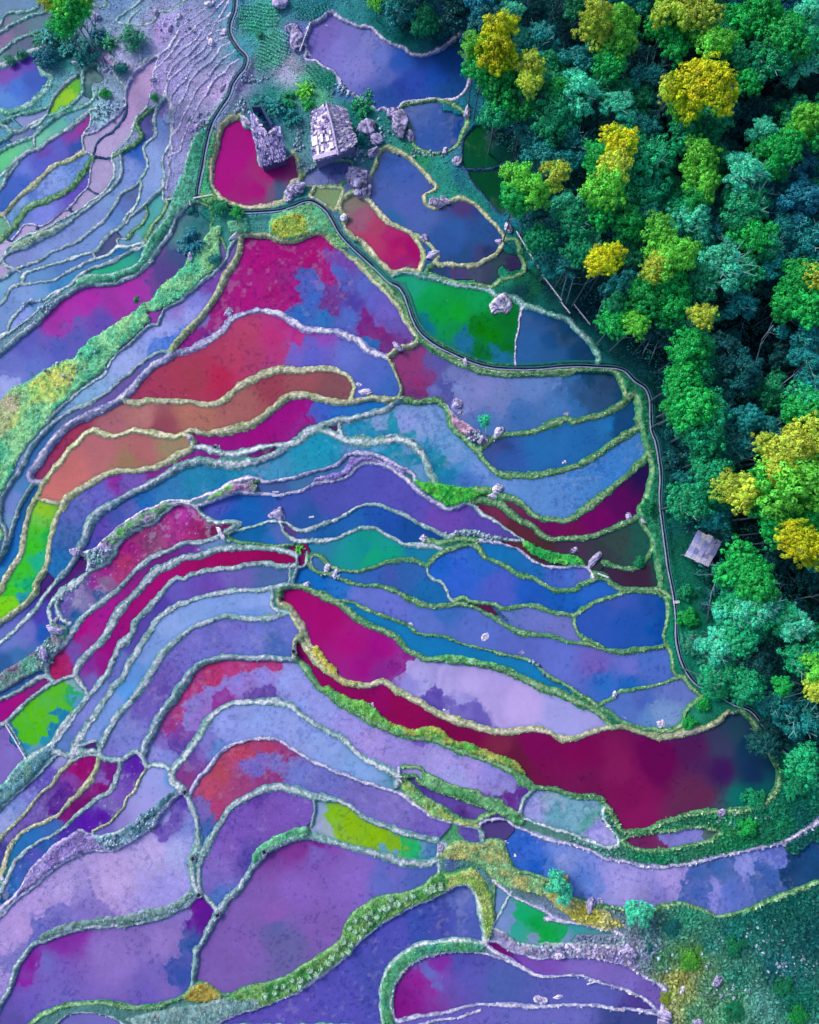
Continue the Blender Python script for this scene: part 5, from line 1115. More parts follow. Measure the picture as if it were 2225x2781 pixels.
def crown_mesh(seed, style):
    rs = np.random.RandomState(seed)
    dense = style == 'dense'
    nl = rs.randint(7, 11) if dense else rs.randint(9, 14)
    Cs, Ns, Ss, Ts = [], [], [], []
    for l in range(nl):
        ang = 2.4*l+rs.uniform(-.4, .4); rr = (.62*math.sqrt((l+.3)/nl)) if dense else .72*math.sqrt((l+.2)/nl)
        lc = np.array([math.cos(ang)*rr*rs.uniform(.8, 1.15), math.sin(ang)*rr*rs.uniform(.8, 1.15), .42-.75*rr+rs.uniform(-.15, .15)])
        lr = rs.uniform(.28, .42) if dense else rs.uniform(.2, .3)
        ltint = rs.uniform(.82, 1.15)
        ncl = 26 if dense else 17
        U = unit(rs, ncl, -.35)
        for u in U:
            cc = lc+u*lr*rs.uniform(.7, 1.28)*np.array([1, 1, .8]); cr = rs.uniform(.05, .13)
            m = 44 if dense else 40
            w = unit(rs, m, -.6)
            Cs.append(cc+w*cr*np.array([1, 1, .85])*rs.uniform(.75, 1.1, (len(w), 1))); Ns.append(w+u*.5)
            Ss.append(rs.uniform(.036, .06, len(w)))
            ct = ltint*rs.uniform(.75, 1.25)
            t = ct*rs.uniform(.75, 1.25, len(w)); hue = rs.uniform(-.1, .12)
            Ts.append(np.stack([t*(1+hue*1.5), t, t*(1-hue)], 1))
        # inner leaves behind the clumps
        w = unit(rs, 60); Cs.append(lc+w*lr*.6); Ns.append(w); Ss.append(rs.uniform(.08, .12, len(w)))
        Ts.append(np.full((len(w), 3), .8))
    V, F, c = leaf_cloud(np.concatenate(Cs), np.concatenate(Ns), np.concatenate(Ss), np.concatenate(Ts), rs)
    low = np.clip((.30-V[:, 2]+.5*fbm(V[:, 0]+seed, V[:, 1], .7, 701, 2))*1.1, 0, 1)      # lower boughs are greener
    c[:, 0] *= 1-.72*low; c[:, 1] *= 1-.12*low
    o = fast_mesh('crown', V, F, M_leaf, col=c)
    me = o.data; bpy.data.objects.remove(o); return me
def trunk_mesh(seed):
    rs = random.Random(seed); mb = MB()
    mb.tube([(0, 0, 0), (.02, .01, .3), (-.02, .03, .6), (0, 0, 1.0)], [.05, .036, .03, .014], 7, (.95, .95, 1))
    for k in range(6):
        a = k*1.05+rs.random(); z = .55+.07*k
        r = rs.uniform(.3, .6)
        mb.tube([(0, 0, z), (math.cos(a)*r*.5, math.sin(a)*r*.5, z+.12), (math.cos(a)*r, math.sin(a)*r, z+.26)], [.02, .013, .005], 5, (.95, .95, 1))
    o = mb.build('trunk', M_bark, None, True); me = o.data; bpy.data.objects.remove(o); return me
M_bark = leaf_material('bark')
DENSE = [crown_mesh(100+k, 'dense') for k in range(9)]
LOOSE = [crown_mesh(200+k, 'loose') for k in range(8)]
TRUNK = [trunk_mesh(k) for k in range(3)]
def branch_mesh(seed):
    rs_ = random.Random(seed); mb = MB()
    for k in range(9):
        a = k*.7+rs_.uniform(-.2, .2); r = rs_.uniform(.35, .8); d = Vector((math.cos(a), math.sin(a), 0)); P = [Vector((0, 0, -.5)), d*r*.35+Vector((0, 0, .15)), d*r*.7+Vector((0, 0, .38)), d*r+Vector((rs_.uniform(-.1, .1), rs_.uniform(-.1, .1), .5))]
        mb.tube(P, [.03, .02, .012, .006], 4, (1, 1, 1))
        s = Vector((-d.y, d.x, 0)); mb.tube([P[2], P[2]+s*.16+d*.1+Vector((0, 0, .12))], [.011, .005], 4, (1, 1, 1)); mb.tube([P[1], P[1]-s*.22+d*.15+Vector((0, 0, .2))], [.012, .005], 4, (1, 1, 1))
    o = mb.build('branches', M_bark); me = o.data; bpy.data.objects.remove(o); return me
BRANCH = [branch_mesh(50+k) for k in range(3)]
HT = {'Y': 14, 'O': 13, 'L': 12, 'G': 11, 'T': 9.5, 'P': 10, 'K': 7.5, 'B': 8.5, 'D': 5}
LM = [(px('C', 1000, 400), 'yellow crown above the round blue pond'), (px('D', 680, 80), 'broad olive crown at the top edge'),
 (px('D', 870, 660), 'big yellow crown in the upper wood'), (px('D', 200, 1130), 'tall yellow crown mid wood'),
 (px('H', 120, 430), 'small golden crown'), (px('H', 620, 430), 'round lime crown mid wood'), (px('H', 1020, 480), 'big pale mint crown'),
 (px('H', 1580, 650), 'lobed green crown at right'), (px('H', 1250, 1450), 'fan of fallen bamboo'), (px('M', 980, 1170), 'small hut'),
 (px('M', 1500, 600), 'great yellow green crown at right'), (px('C', 980, 1300), 'dark green ponds'), (px('Q', 950, 650), 'lower canal bend'),
 (px('D', 1620, 920), 'lime crown at upper right'), (px('C', 1350, 1400), 'yellow tipped crown by the pond'),
 ((2225, 0), 'top right corner of the wood'), (px('Q', 1500, 1200), 'right end of the crimson lake'), (px('A', 500, 80), 'blue purple pond'),
 (px('T', 1500, 1180), 'long lavender paddy'), (px('H', 400, 1150), 'canal bend at the wood'), (px('M', 950, 400), 'green wood edge'), (px('C', 400, 100), 'broad lavender paddy')]
SZ = lambda r: 'huge' if r > 6.4 else 'large' if r > 5.1 else 'middling' if r > 4 else 'small' if r > 3 else 'tiny'
used = {}
def compass(dx, dy):
    a = math.degrees(math.atan2(-dy, dx)) % 360
    return ['right of', 'upper right of', 'above', 'upper left of', 'left of', 'lower left of', 'below', 'lower right of'][int((a+22.5)//45) % 8]
def tree_label(pxp, r, kw):
    c = sorted(((math.hypot(pxp[0]-l[0][0], pxp[1]-l[0][1]), l) for l in LM), key=lambda t: t[0])
    for d, (lp, nm) in c[:6]:
        rel = compass(pxp[0]-lp[0], pxp[1]-lp[1])
        far = 'at' if d < 26 else 'just '+rel if d < 110 else rel if d < 230 else 'well '+rel
        s = '%s %s tree %s the %s' % (SZ(r), kw, far, nm)
        if len(s.split()) > 16: continue
        if s not in used: used[s] = 1; return s
    return s
toks = TREES.split(); tile = None; ti = 0
for t in toks:
    if t in TILES: tile = t; continue
    a, b, r, k = t.split(','); r = float(r); p = px(tile, float(a), float(b))
    h = HT[k]*random.uniform(.88, 1.1)
    if tile in 'ATW': h = 3.2 if tile != 'A' else 9
    rw = r*TILES[tile][2]*.052*(1-h/100)*1.32
    if tile == 'C' and float(a) < 520 and float(b) < 300: h = 3
    if tile in 'TW': h = rw*1.1
    c = at(p[0], p[1], h); gz = zat(c.x, c.y)
    e = empty('broadleaf_tree' if tile not in 'TW' else 'bush', (c.x, c.y, gz), random.uniform(0, 6.28))
    hexc, kw = KINDS[k]
    if tile == 'A': tag(e, '%s %s bamboo crown of the tall clump at upper left' % (['leftmost', 'central', 'rightmost', 'lowest', 'topmost'][ti % 5], kw), 'tree', 'trees of the wood')
    elif tile in 'TW': tag(e, '%s bushy shrub by the long lavender paddy, %s' % (kw, {'T': 'upper', 'W': 'lower'}[tile] if tile == 'W' or int(float(a)) == 1470 else 'at its bay'), 'bush')
    else: tag(e, tree_label(p, rw, kw), 'tree', 'trees of the wood')
    ti += 1
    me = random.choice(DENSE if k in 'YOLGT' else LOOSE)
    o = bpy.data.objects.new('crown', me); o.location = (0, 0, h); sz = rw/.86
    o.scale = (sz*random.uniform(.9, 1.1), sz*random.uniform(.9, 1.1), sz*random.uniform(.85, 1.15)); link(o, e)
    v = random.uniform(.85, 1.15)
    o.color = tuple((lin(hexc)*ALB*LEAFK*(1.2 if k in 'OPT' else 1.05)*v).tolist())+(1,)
    o = bpy.data.objects.new('trunk', random.choice(TRUNK)); o.scale = (sz, sz, h); link(o, e)
    o.color = (.09, .15, .19, 1)
    if k in 'PK' or (k == 'T' and ti % 3 == 0):
        o = bpy.data.objects.new('branches', random.choice(BRANCH)); o.location = (0, 0, h); o.scale = (sz, sz, sz*1.05); link(o, e); o.color = (.22, .48, .5, 1)
WOOD = np.array([(1000, -60), (1040, 60), (1150, 130), (1260, 110), (1290, 200), (1330, 380), (1400, 420), (1400, 600), (1480, 740), (1580, 850), (1720, 960), (1800, 1080), (1810, 1250), (1870, 1450), (1900, 1650), (1880, 1800), (2000, 1850), (2120, 2000), (2200, 2120), (2400, 2150), (2400, -100)], float)
crowns = [(o.matrix_basis.translation.x+0, o.location.x, o.location.y, o.children[0].scale[0]*.86) for o in scene.objects if o.name.startswith('broadleaf')]
crowns = [(c[1], c[2], c[3]) for c in crowns]
wx, wy, _ = survey(WOOD[:, 0], WOOD[:, 1]); wp = list(zip(wx, wy))
rf = np.random.RandomState(77); nf = 0; clear_ = [att('H', 1250, 1250), att('H', 1350, 1050), att('M', 980, 1170), att('M', 1300, 1450), att('Q', 900, 300)]
for t in range(9000):
    x, y = rf.uniform(-8, 75), rf.uniform(-45, 88); r = rf.uniform(2.0, 4.2)
    if not inside(np.array([x]), np.array([y]), wp)[0] and x < 63: continue
    if y < -38 or any((x-a)**2+(y-b)**2 < (.50*(r+c))**2 for a, b, c in crowns) or any((x-p_.x)**2+(y-p_.y)**2 < (r+2.2)**2 for p_ in clear_): continue
    crowns.append((x, y, r)); h = rf.uniform(7, 10); nf += 1; k = rf.choice(list('KDTKTTP'))
    e = empty('understorey_tree', (x, y, zat(x, y)), rf.uniform(0, 6.28)); tag(e, 'low teal tree filling a gap beneath the taller crowns of the wood', 'tree', 'understorey trees of the wood')
    o = bpy.data.objects.new('crown', LOOSE[rf.randint(8)] if rf.rand() < .6 else DENSE[rf.randint(7)]); o.location = (0, 0, h); s = r/.86; o.scale = (s, s, s*rf.uniform(.8, 1.1)); link(o, e)
    o.color = tuple((lin(KINDS[k][0])*ALB*LEAFK*rf.uniform(.8, 1.3)).tolist())+(1,)
    o = bpy.data.objects.new('trunk', TRUNK[rf.randint(3)]); o.scale = (s, s, h); link(o, e); o.color = (.07, .12, .15, 1)
print('fillers', nf)
# the little mint tree standing by the lake paddy
b = groundt('K', 925, 535); c = att('K', 915, 410, 3.2)
e = empty('small_tree', b); tag(e, 'little mint green round tree with a white stem beside the lake paddy', 'tree')
o = link(bpy.data.objects.new('crown', LOOSE[2]), e); o.location = Vector((c.x, c.y, b.z+3.2))-b; o.scale = (1.15, 1.15, 1.3); o.color = tuple((lin('#3cc8a0')*ALB*LEAFK).tolist())+(1,)
mb = MB(); tp = Vector((c.x, c.y, b.z+3.4))-b; mb.tube([(0, 0, 0), tp*.5, tp], [.1, .08, .04], 6, (.9, .9, 1)); o = mb.build('trunk', M_bark, e, True); o.color = (.7, .75, .85, 1)
# ---------------------------------------------------------------- leafless trunks
for ln in POLES.strip().splitlines():
    tl, pts, h, lab = ln.split('|'); h = float(h)
    P = [tuple(map(float, s.split(','))) for s in pts.split(';')]
    W3 = []
    for i, (a, b) in enumerate(P):
        hh = h*i/(len(P)-1); w = att(tl, a, b, hh+.1); W3.append(w)
    W3[0].z = zat(W3[0].x, W3[0].y)-.1
    base = W3[0].copy(); rel = [w-base for w in W3]
    e = empty('bare_tree', base); tag(e, lab, 'dead tree', 'leafless trunks and fallen bamboo')
    n = len(rel); mb = MB(); mb.tube(rel, [.11-.075*i/(n-1) for i in range(n)], 6, (.9, .95, 1)); o = mb.build('trunk', M_bark, e, True); o.color = (.30, .45, .62, 1)
    mb = MB(); rr = random.Random(len(lab))
    for k in range(7 if 'twig' in lab or 'fork' in lab else 4):
        s = rr.uniform(.45, .95); i = min(int(s*(n-1)), n-2); f_ = s*(n-1)-i
        p0 = rel[i].lerp(rel[i+1], f_); d = (rel[-1]-rel[0]).normalized(); sd = Vector((rr.uniform(-1, 1), rr.uniform(-1, 1), rr.uniform(0, .7))).normalized()
        L = rr.uniform(.6, 1.6); mb.tube([p0, p0+(d+sd)*L*.5, p0+(d*.8+sd*1.4)*L], [.035, .025, .01], 4, (.9, .95, 1))
    o = mb.build('twigs', M_bark, e); o.color = (.28, .45, .6, 1)
# ---------------------------------------------------------------- shrubs
def shrub_mesh(seed):
    rs = np.random.RandomState(seed); Cs, Ns, Ss, Ts = [], [], [], []
    for k in range(42):          # arching sprays
        a = rs.uniform(0, 6.28); r = rs.uniform(.25, 1.0); lift = rs.uniform(.2, .9)*(1.1-r*.5)
        s = np.linspace(.05, 1, 16)
        P = np.stack([np.cos(a)*r*s, np.sin(a)*r*s, lift*np.sin(s*2.2)], 1)+rs.normal(0, .02, (16, 3))
        P = np.repeat(P, 3, 0)+rs.normal(0, .035, (48, 3))
        Cs.append(P); Ns.append(np.tile([0, 0, 1.], (48, 1))+rs.normal(0, .3, (48, 3))); Ss.append(rs.uniform(.07, .12, 48))
        t = rs.uniform(.6, 1.4)*rs.uniform(.8, 1.2, 48); Ts.append(np.stack([t, t, t], 1))
    V, F, c = leaf_cloud(np.concatenate(Cs), np.concatenate(Ns), np.concatenate(Ss), np.concatenate(Ts), rs, 2.0)
    o = fast_mesh('shrub', V, F, M_leaf, col=c); me = o.data; bpy.data.objects.remove(o); return me
SHR = [shrub_mesh(300+k) for k in range(4)]
for ln in SHRUBS.strip().splitlines():
    tl, pos, k, lab = ln.split('|'); a, b, r = map(float, pos.split(','))
    rw = r*TILES[tl][2]*.052*(.65 if tl == 'W' else 1.15); g = groundt(tl, a, b); g.z -= .1
    spray = any(w in lab for w in ('fern', 'palm', 'feather', 'bamboo', 'spiky', 'tuft'))
    o = bpy.data.objects.new('shrub', random.choice(SHR if spray else LOOSE+DENSE[:2])); o.location = g if spray else g+Vector((0, 0, rw*.35)); o.rotation_euler = (0, 0, random.uniform(0, 6.28)); o.scale = (rw, rw, rw*random.uniform(.6, .85)); link(o)
    o.color = tuple((lin(KINDS[k][0])*ALB*LEAFK).tolist())+(1,); tag(o, lab, 'shrub', 'shrubs and thickets')
    if tl == 'W': o.scale[2] *= .5
    if k == 'P' or tl == 'W': o.color = tuple(v_*.6 for v_ in o.color[:3])+(1,)
# ---------------------------------------------------------------- rocks
def ico(level):
    bm = bmesh.new(); bmesh.ops.create_icosphere(bm, subdivisions=level, radius=1); V = np.array([v.co[:] for v in bm.verts]); F = np.array([[v.index for v in f.verts] for f in bm.faces], np.int32); bm.free(); return V, F
ICOV, ICOF = ico(4)
def rock_geo(seed, flat=.7, rough=.3):
    V = ICOV.copy(); s = seed*13.7
    n1 = fbm(V[:, 0]+s+V[:, 2]*.7, V[:, 1]-s+V[:, 2]*.9, 1.3, 501, 2); n2 = fbm(V[:, 0]*2.6+V[:, 2]+s, V[:, 1]*.8-V[:, 2], .34, 511, 3)
    rs = np.random.RandomState(seed); d = np.ones(len(V))
    for k in range(22):       # broken facets
        u = unit(rs, 1)[0]; c = rs.uniform(.55, .92); dd = V @ u; d = np.where(dd > c, np.minimum(d, c/np.maximum(dd, .01)), d)
    r = d*(1+rough*n1+.10*n2)
    V = V*r[:, None]; V[:, 2] *= flat
    t = np.clip(.85+1.9*n2+.3*n1, .05, 1.6)
    base = np.array(lin('#b4acdc')); dark = np.array(lin('#2c3458'))
    k = np.clip(t, 0, 1)[:, None]; return V, ICOF, (base*k+dark*(1-k))*np.maximum(1, t)[:, None]
for n, ln in enumerate(ROCKS.strip().splitlines()):
    ps = ln.split('|'); tl, pos, lab = ps[:3]
    spots = [(tl,)+tuple(map(float, pos.split(',')))]
    if len(ps) > 3:
        tk = ps[3].split()
        for a, b in zip(tk[::2], tk[1::2]): spots.append((a,)+tuple(map(float, b.split(','))))
    Vs, Fs, Cs = [], [], []; o0 = groundt(*spots[0][:3])
    for m, (tt, a, b, r) in enumerate(spots):
        rw = r*TILES[tt][2]*.052; g = groundt(tt, a, b); V, F, c = rock_geo(n*7+m*3+1, .5, .3)
        ang = (n*1.7+m) % 6.28; el = 1+.35*math.sin(n*2.1)
        V = V*np.array([rw*el, rw/el, rw]); V = np.stack([V[:, 0]*math.cos(ang)-V[:, 1]*math.sin(ang), V[:, 0]*math.sin(ang)+V[:, 1]*math.cos(ang), V[:, 2]], 1)
        V = V+np.array(g-o0)+np.array([0, 0, rw*.2]); Fs.append(F+sum(len(v) for v in Vs)); Vs.append(V); Cs.append(c*(1.5 if 'white' in lab else 1.15 if 'pale' in lab else .8)*ALB)
    o = fast_mesh('boulder', np.concatenate(Vs), np.concatenate(Fs), M_rock, col=np.clip(np.concatenate(Cs), 0, .9)); o.location = o0
    tag(o, lab, 'rock', 'boulders and outcrops among the paddies')
# ---------------------------------------------------------------- houses
def slabs(mb, c00, c10, c11, c01, nu, nv, cols, jit=.35, th=.07):
    """rows of overlapping slabs over the roof plane with the given corners"""
    c00, c10, c11, c01 = map(Vector, (c00, c10, c11, c01))
    for j in range(nv):
        for i in range(nu):
            u = (i+.5)/nu; v = (j+.5)/nv
            p = c00.lerp(c10, u).lerp(c01.lerp(c11, u), v); du = (c10-c00).lerp(c11-c01, v)/nu; dv = (c01-c00).lerp(c11-c10, u)/nv
            nn = du.cross(dv).normalized()
            if nn.z < 0: nn = -nn
            du = du*random.uniform(.85, 1.25); dv = dv*random.uniform(1.0, 1.5); w = nn*th*random.uniform(.5, 1.1)
            p = p+nn*random.uniform(0, .05)+du*random.uniform(-jit, jit)*.4+dv*random.uniform(-jit, jit)*.4+nn*.02*j/nv
            tw = nn*random.uniform(-.05, .07)
            q_ = [p-du/2-dv/2, p+du/2-dv/2+tw, p+du/2+dv/2+tw, p-du/2+dv/2]
            V = [x for x in q_]+[x-w for x in q_]
            c = np.array(lin(random.choice(cols)))*random.uniform(.7, 1.25)*ALB
            mb.add(V, [(0, 1, 2, 3), (7, 6, 5, 4), (0, 4, 5, 1), (1, 5, 6, 2), (2, 6, 7, 3), (3, 7, 4, 0)], np.clip(c, 0, .9))
def prism(mb, base, h, col):
    n = len(base); V = [Vector(p) for p in base]+[Vector(p)+Vector((0, 0, h)) for p in base]
    mb.add(V, [tuple(range(n))[::-1], tuple(range(n, 2*n))]+[(i, (i+1) % n, n+(i+1) % n, n+i) for i in range(n)], col)
GREYS = ['#9c90d0', '#7c74b8', '#b8ace4', '#4c4c80', '#d8ccf0', '#8c88c0']
PALES = ['#d0c0ec', '#b8a8dc', '#e4d8f4', '#a090c4', '#ece4f8', '#a098c8']
def bp(x, y, h):
    p = att('B', x, y, h); return p
# white roofed house
o0 = groundt('B', 1120, 1030)
hs = empty('house', o0); tag(hs, 'old house with a rough slab roof set with white panels', 'house')
r0, r1 = bp(1110, 800, 3.7)-o0, bp(1205, 1210, 3.6)-o0
l0, l1 = bp(990, 880, 2.3)-o0, bp(1008, 1262, 2.2)-o0
q0, q1 = bp(1270, 850, 2.3)-o0, bp(1350, 1120, 2.2)-o0
mb = MB()
mid = lambda a, b, t: a.lerp(b, t)
slabs(mb, r0, r1, l1, l0, 20, 11, GREYS+PALES, .9); slabs(mb, r0, r1, q1, q0, 22, 9, PALES+['#a098c8'], 1.1); roof = mb.build('roof', M_wood, hs)
mb = MB(); mb.tube([r0, mid(r0, r1, .5)+Vector((.1, 0, .1)), r1], [.13, .15, .12], 6, tuple(lin('#c8bce0')*ALB)); mb.build('ridge', M_wood, roof)
nrm = (r1-r0).cross(l0-r0).normalized(); nrm = nrm if nrm.z > 0 else -nrm
for k, (u0, u1, v0, v1) in enumerate([(.52, .70, .72, .98), (.52, .68, .46, .58), (.72, .90, .70, .80), (.60, .70, .20, .34), (.74, .86, .08, .24), (.52, .60, .06, .16), (.76, .86, .50, .60), (.90, .985, .02, .97)]):
    g = lambda u, v: mid(mid(r0, r1, u), mid(l0, l1, u), v)+nrm*.2
    mb = MB(); Q4 = [g(u0, v0), g(u1, v0), g(u1, v1), g(u0, v1)]
    mb.add(Q4+[p-nrm*.04 for p in Q4], [(0, 1, 2, 3), (7, 6, 5, 4), (0, 4, 5, 1), (1, 5, 6, 2), (2, 6, 7, 3), (3, 7, 4, 0)], tuple(np.clip(lin('#f4f0fc' if k < 7 else '#c8bce4')*ALB, 0, .9)))
    mb.build('roof_panel', M_conc, roof)
mb = MB()
fl = [Vector((p.x, p.y, -.2)) for p in (l0.lerp(q0, .06), q0.lerp(l0, .06), q1.lerp(l1, .06), l1.lerp(q1, .06))]
prism(mb, fl, 2.15, tuple(lin('#7c78b0')*ALB)); mb.build('wall', M_wood, hs)
# slab roofed ruin over the magenta pond
o0 = groundt('B', 650, 1110)
hs = empty('house', o0); tag(hs, 'half open old house with a dark courtyard standing over the magenta pond', 'house')
a0, a1, b0_, b1_ = bp(535, 1045, 2.8)-o0, bp(770, 1050, 2.8)-o0, bp(597, 1300, 1.8)-o0, bp(803, 1240, 1.8)-o0
mb = MB(); slabs(mb, a0, a1, b1_, b0_, 20, 13, GREYS+PALES[:2], .9)
c0, c1, d0, d1 = bp(515, 870, 2.3)-o0, bp(560, 900, 2.5)-o0, bp(535, 1060, 2.6)-o0, bp(655, 1050, 2.8)-o0
slabs(mb, c0, c1, d1, d0, 5, 14, GREYS+PALES[:2], .9)
e0, e1 = bp(655, 1040, 3.4)-o0, bp(765, 1060, 3.4)-o0; f0, f1 = bp(700, 990, 3.1)-o0, bp(755, 990, 3.1)-o0
slabs(mb, e0, e1, f1, f0, 5, 3, GREYS, .6); mb.build('roof', M_wood, hs)
mb = MB(); prism(mb, [Vector((p.x, p.y, -.3)) for p in (a0.lerp(b1_, .06), a1.lerp(b0_, .06), b1_.lerp(a0, .06), b0_.lerp(a1, .06))], 1.95, tuple(lin('#504c84')*ALB)); mb.build('wall', M_wood, hs)
g0, g1, g2, g3 = bp(548, 885, 0)-o0, bp(620, 885, 0)-o0, bp(705, 1030, 0)-o0, bp(600, 1050, 0)-o0
mb = MB(); prism(mb, [Vector((p.x, p.y, -.1)) for p in (g0, g1, g2, g3)], .25, tuple(lin('#0c2454')*ALB)); mb.build('courtyard_floor', M_mud, hs)
for A, B in ((g0, g1), (g1, g2)):
    mb = MB(); A = Vector((A.x, A.y, -.1)); B = Vector((B.x, B.y, -.1)); d = (B-A).normalized(); s = Vector((-d.y, d.x, 0))*.12
    prism(mb, [A-s, B-s, B+s, A+s], 1.7, tuple(lin('#3c5080')*ALB)); mb.build('wall', M_wood, hs)
p = bp(465, 900, 1.0)-o0; mb = MB(); slabs(mb, bp(447, 905, 1.1)-o0, bp(470, 900, 1.1)-o0, bp(525, 960, 1.0)-o0, bp(460, 985, 1.0)-o0, 3, 4, PALES+['#5cb0a8'], .5); mb.build('lean_to_roof', M_wood, hs)
# hut
hc = [att('M', *v, 2.3) for v in ((945, 1048), (1092, 1128), (1012, 1280), (858, 1212))]
o0 = groundt('M', 975, 1190)
hs = empty('hut', o0); tag(hs, 'small field hut with a flat pale lilac roof at the edge of the wood', 'hut')
hc = [h-o0 for h in hc]; mb = MB()
slabs(mb, hc[0], hc[1], hc[2], hc[3], 5, 5, ['#c8c8fc', '#b4b8f8', '#d4d0fc', '#a8b0f4'], .12, .05); mb.build('roof', M_wood, hs)
mb = MB(); mb.tube([hc[3]+Vector((0, 0, .14)), hc[3].lerp(hc[2], .42)+Vector((0, 0, .14))], [.07, .07], 6, tuple(lin('#d8d8f0')*ALB)); mb.tube([hc[3].lerp(hc[2], .5)+Vector((0, 0, .14)), hc[2].lerp(hc[3], .08)+Vector((0, 0, .14))], [.07, .07], 6, tuple(lin('#d8d8f0')*ALB)); mb.build('roof_pole', M_wood, hs)
ctr = sum(hc, Vector())/4
for h in hc:
    mb = MB(); p = h.lerp(ctr, .12); mb.tube([(p.x, p.y, -.3), (p.x, p.y, h.z-.05)], [.08, .07], 6, tuple(lin('#6c78a8')*ALB)); mb.build('post', M_wood, hs)
mb = MB(); prism(mb, [Vector((h.lerp(ctr, .3).x, h.lerp(ctr, .3).y, -.3)) for h in hc][::-1], 1.7, tuple(lin('#284c5c')*ALB)); mb.build('wall', M_wood, hs)
# ---------------------------------------------------------------- planks, boards, culverts
PLANKS = """B|80,1560;230,1535|.16|white board laid across the upper canal
Q|775,85;815,80|.34|short pale footbridge over the lower canal
T|238,225;238,290|.26|white board dam at the end of the thin violet paddy|.3
T|215,300;265,300|.16|second white board across the dam of the thin violet paddy|.3
T|240,320;262,345|.2|stone sill below the white board dam|.2
N|50,1345;215,1605|.16|long white concrete kerb beside the oval green paddy|.15
B|990,205;910,430|.12|long thin white pole leaning against the violet cliff|.6
J|975,1165;1015,1158|.2|white plank floating in the indigo paddy
J|1575,535;1620,520|.16|white plank in the lake paddy near its left end
J|690,965;740,965|.16|little pale gate bar on the pink bund|.3
J|690,998;730,998|.16|second pale gate bar on the pink bund|.3
E|1300,132;1350,125|.16|white board at the head of the teal green plot
E|1490,150;1500,185|.1|short white stake by the long white bund|.4
M|290,1325;360,1352|.22|white plank bridging the corner by the purple boulder
G|1500,930;1570,1020|.14|thin white rail across the canal side path|.4
G|1600,950;1725,1110|.14|long white rail running beside the path at the wood|.5
G|1150,390;1320,680|.14|long straight white pole along the edge of the wood|.8
G|1350,730;1500,930|.14|white pole continuing down the edge of the wood|.8
W|230,560;270,548|.14|pale board on the bund of the purple paddy
R|10,1105;35,1100|.5|white concrete sluice block at the left edge
K|365,1150;440,1190|.16|broken pale kerb on the indigo paddy bund
K|480,1210;535,1235|.16|second broken pale kerb on the indigo paddy bund
T|-70,0;-70,1|.1|skip"""
for ln in PLANKS.splitlines():
    ps = ln.split('|'); lab = ps[3]
    if lab == 'skip': continue
    (a, b), (c, d) = [tuple(map(float, s.split(','))) for s in ps[1].split(';')]
    A, B = groundt(ps[0], a, b), groundt(ps[0], c, d); up = float(ps[4]) if len(ps) > 4 else .12
    z = max(A.z, B.z, zat((A.x+B.x)/2, (A.y+B.y)/2))+up
    if 'floating' in lab or 'in the lake' in lab: z = max(A.z, B.z)+.33
    mb = MB(); L = (Vector((B.x, B.y, 0))-Vector((A.x, A.y, 0))); w = float(ps[2]); ang = math.atan2(L.y, L.x)
    Mz = Matrix.Rotation(ang, 3, 'Z')
    mb.box((0, 0, 0), L.length, w, .07, Mz, tuple(lin('#dce0f4')*ALB)); n = max(2, int(L.length/.9))
    for k in range(n):
        mb.box(Mz @ Vector((-L.length/2+L.length*(k+.5)/n, 0, -.01)), .07, w+.12, .09, Mz, tuple(lin('#b8bce0')*ALB))
        mb.box(Mz @ Vector((-L.length/2+L.length*(k+.5)/n, 0, -.3)), .09, min(.09, w*.8), .5, Mz, tuple(lin('#8c90b0')*ALB))
    o = mb.build('plank', M_wood); o.location = ((A.x+B.x)/2, (A.y+B.y)/2, z); tag(o, lab, 'plank' if 'pole' not in lab and 'rail' not in lab else 'pole')
CULV = [('S', 122, 1230, 'dark square sluice hole where four purple bunds meet'), ('S', 266, 1388, 'dark sluice hole at the top of the lilac paddy corner'), ('S', 1095, 185, 'dark sluice hole in the bund above the red paddy'),
 ('O', 862, 770, 'dark slot shaped sluice by the magenta leaf paddy'), ('J', 245, 615, 'black sluice in the bund of the magenta paddy'), ('J', 1355, 185, 'black sluice beside the terracotta paddy'), ('S', 10, 435, 'dark sluice at the foot of the rose paddy'),
 ('S', 632, 890, 'small black hole in the green bank, lower centre'), ('R', 1515, 945, 'white rimmed sluice on the lilac paddy wall'), ('J', 92, 1312, 'dark sluice under the speckled magenta paddy')]
for tl, a, b, lab in CULV:
    g = groundt(tl, a, b); root = empty('sluice', (g.x, g.y, g.z+.02)); tag(root, lab, 'sluice', 'sluices in the bunds')
    mb = MB()
    for k in range(4):
        Mz = Matrix.Rotation(k*math.pi/2+a, 3, 'Z'); mb.box(Mz @ Vector((.27+.03*k, 0, .0)), random.uniform(.12, .2), .5-.04*k, random.uniform(.25, .38), Matrix.Rotation(k*math.pi/2+a+random.uniform(-.3, .3), 3, 'Z'), tuple(lin('#8088a8')*ALB*random.uniform(.6, 1.1)))
    mb.build('stone_rim', M_rock, root)
    mb = MB(); mb.box((0, 0, .02), .42, .46, .22, Matrix.Rotation(a, 3, 'Z'), (.006, .01, .02)); mb.build('hole', M_clear, root)
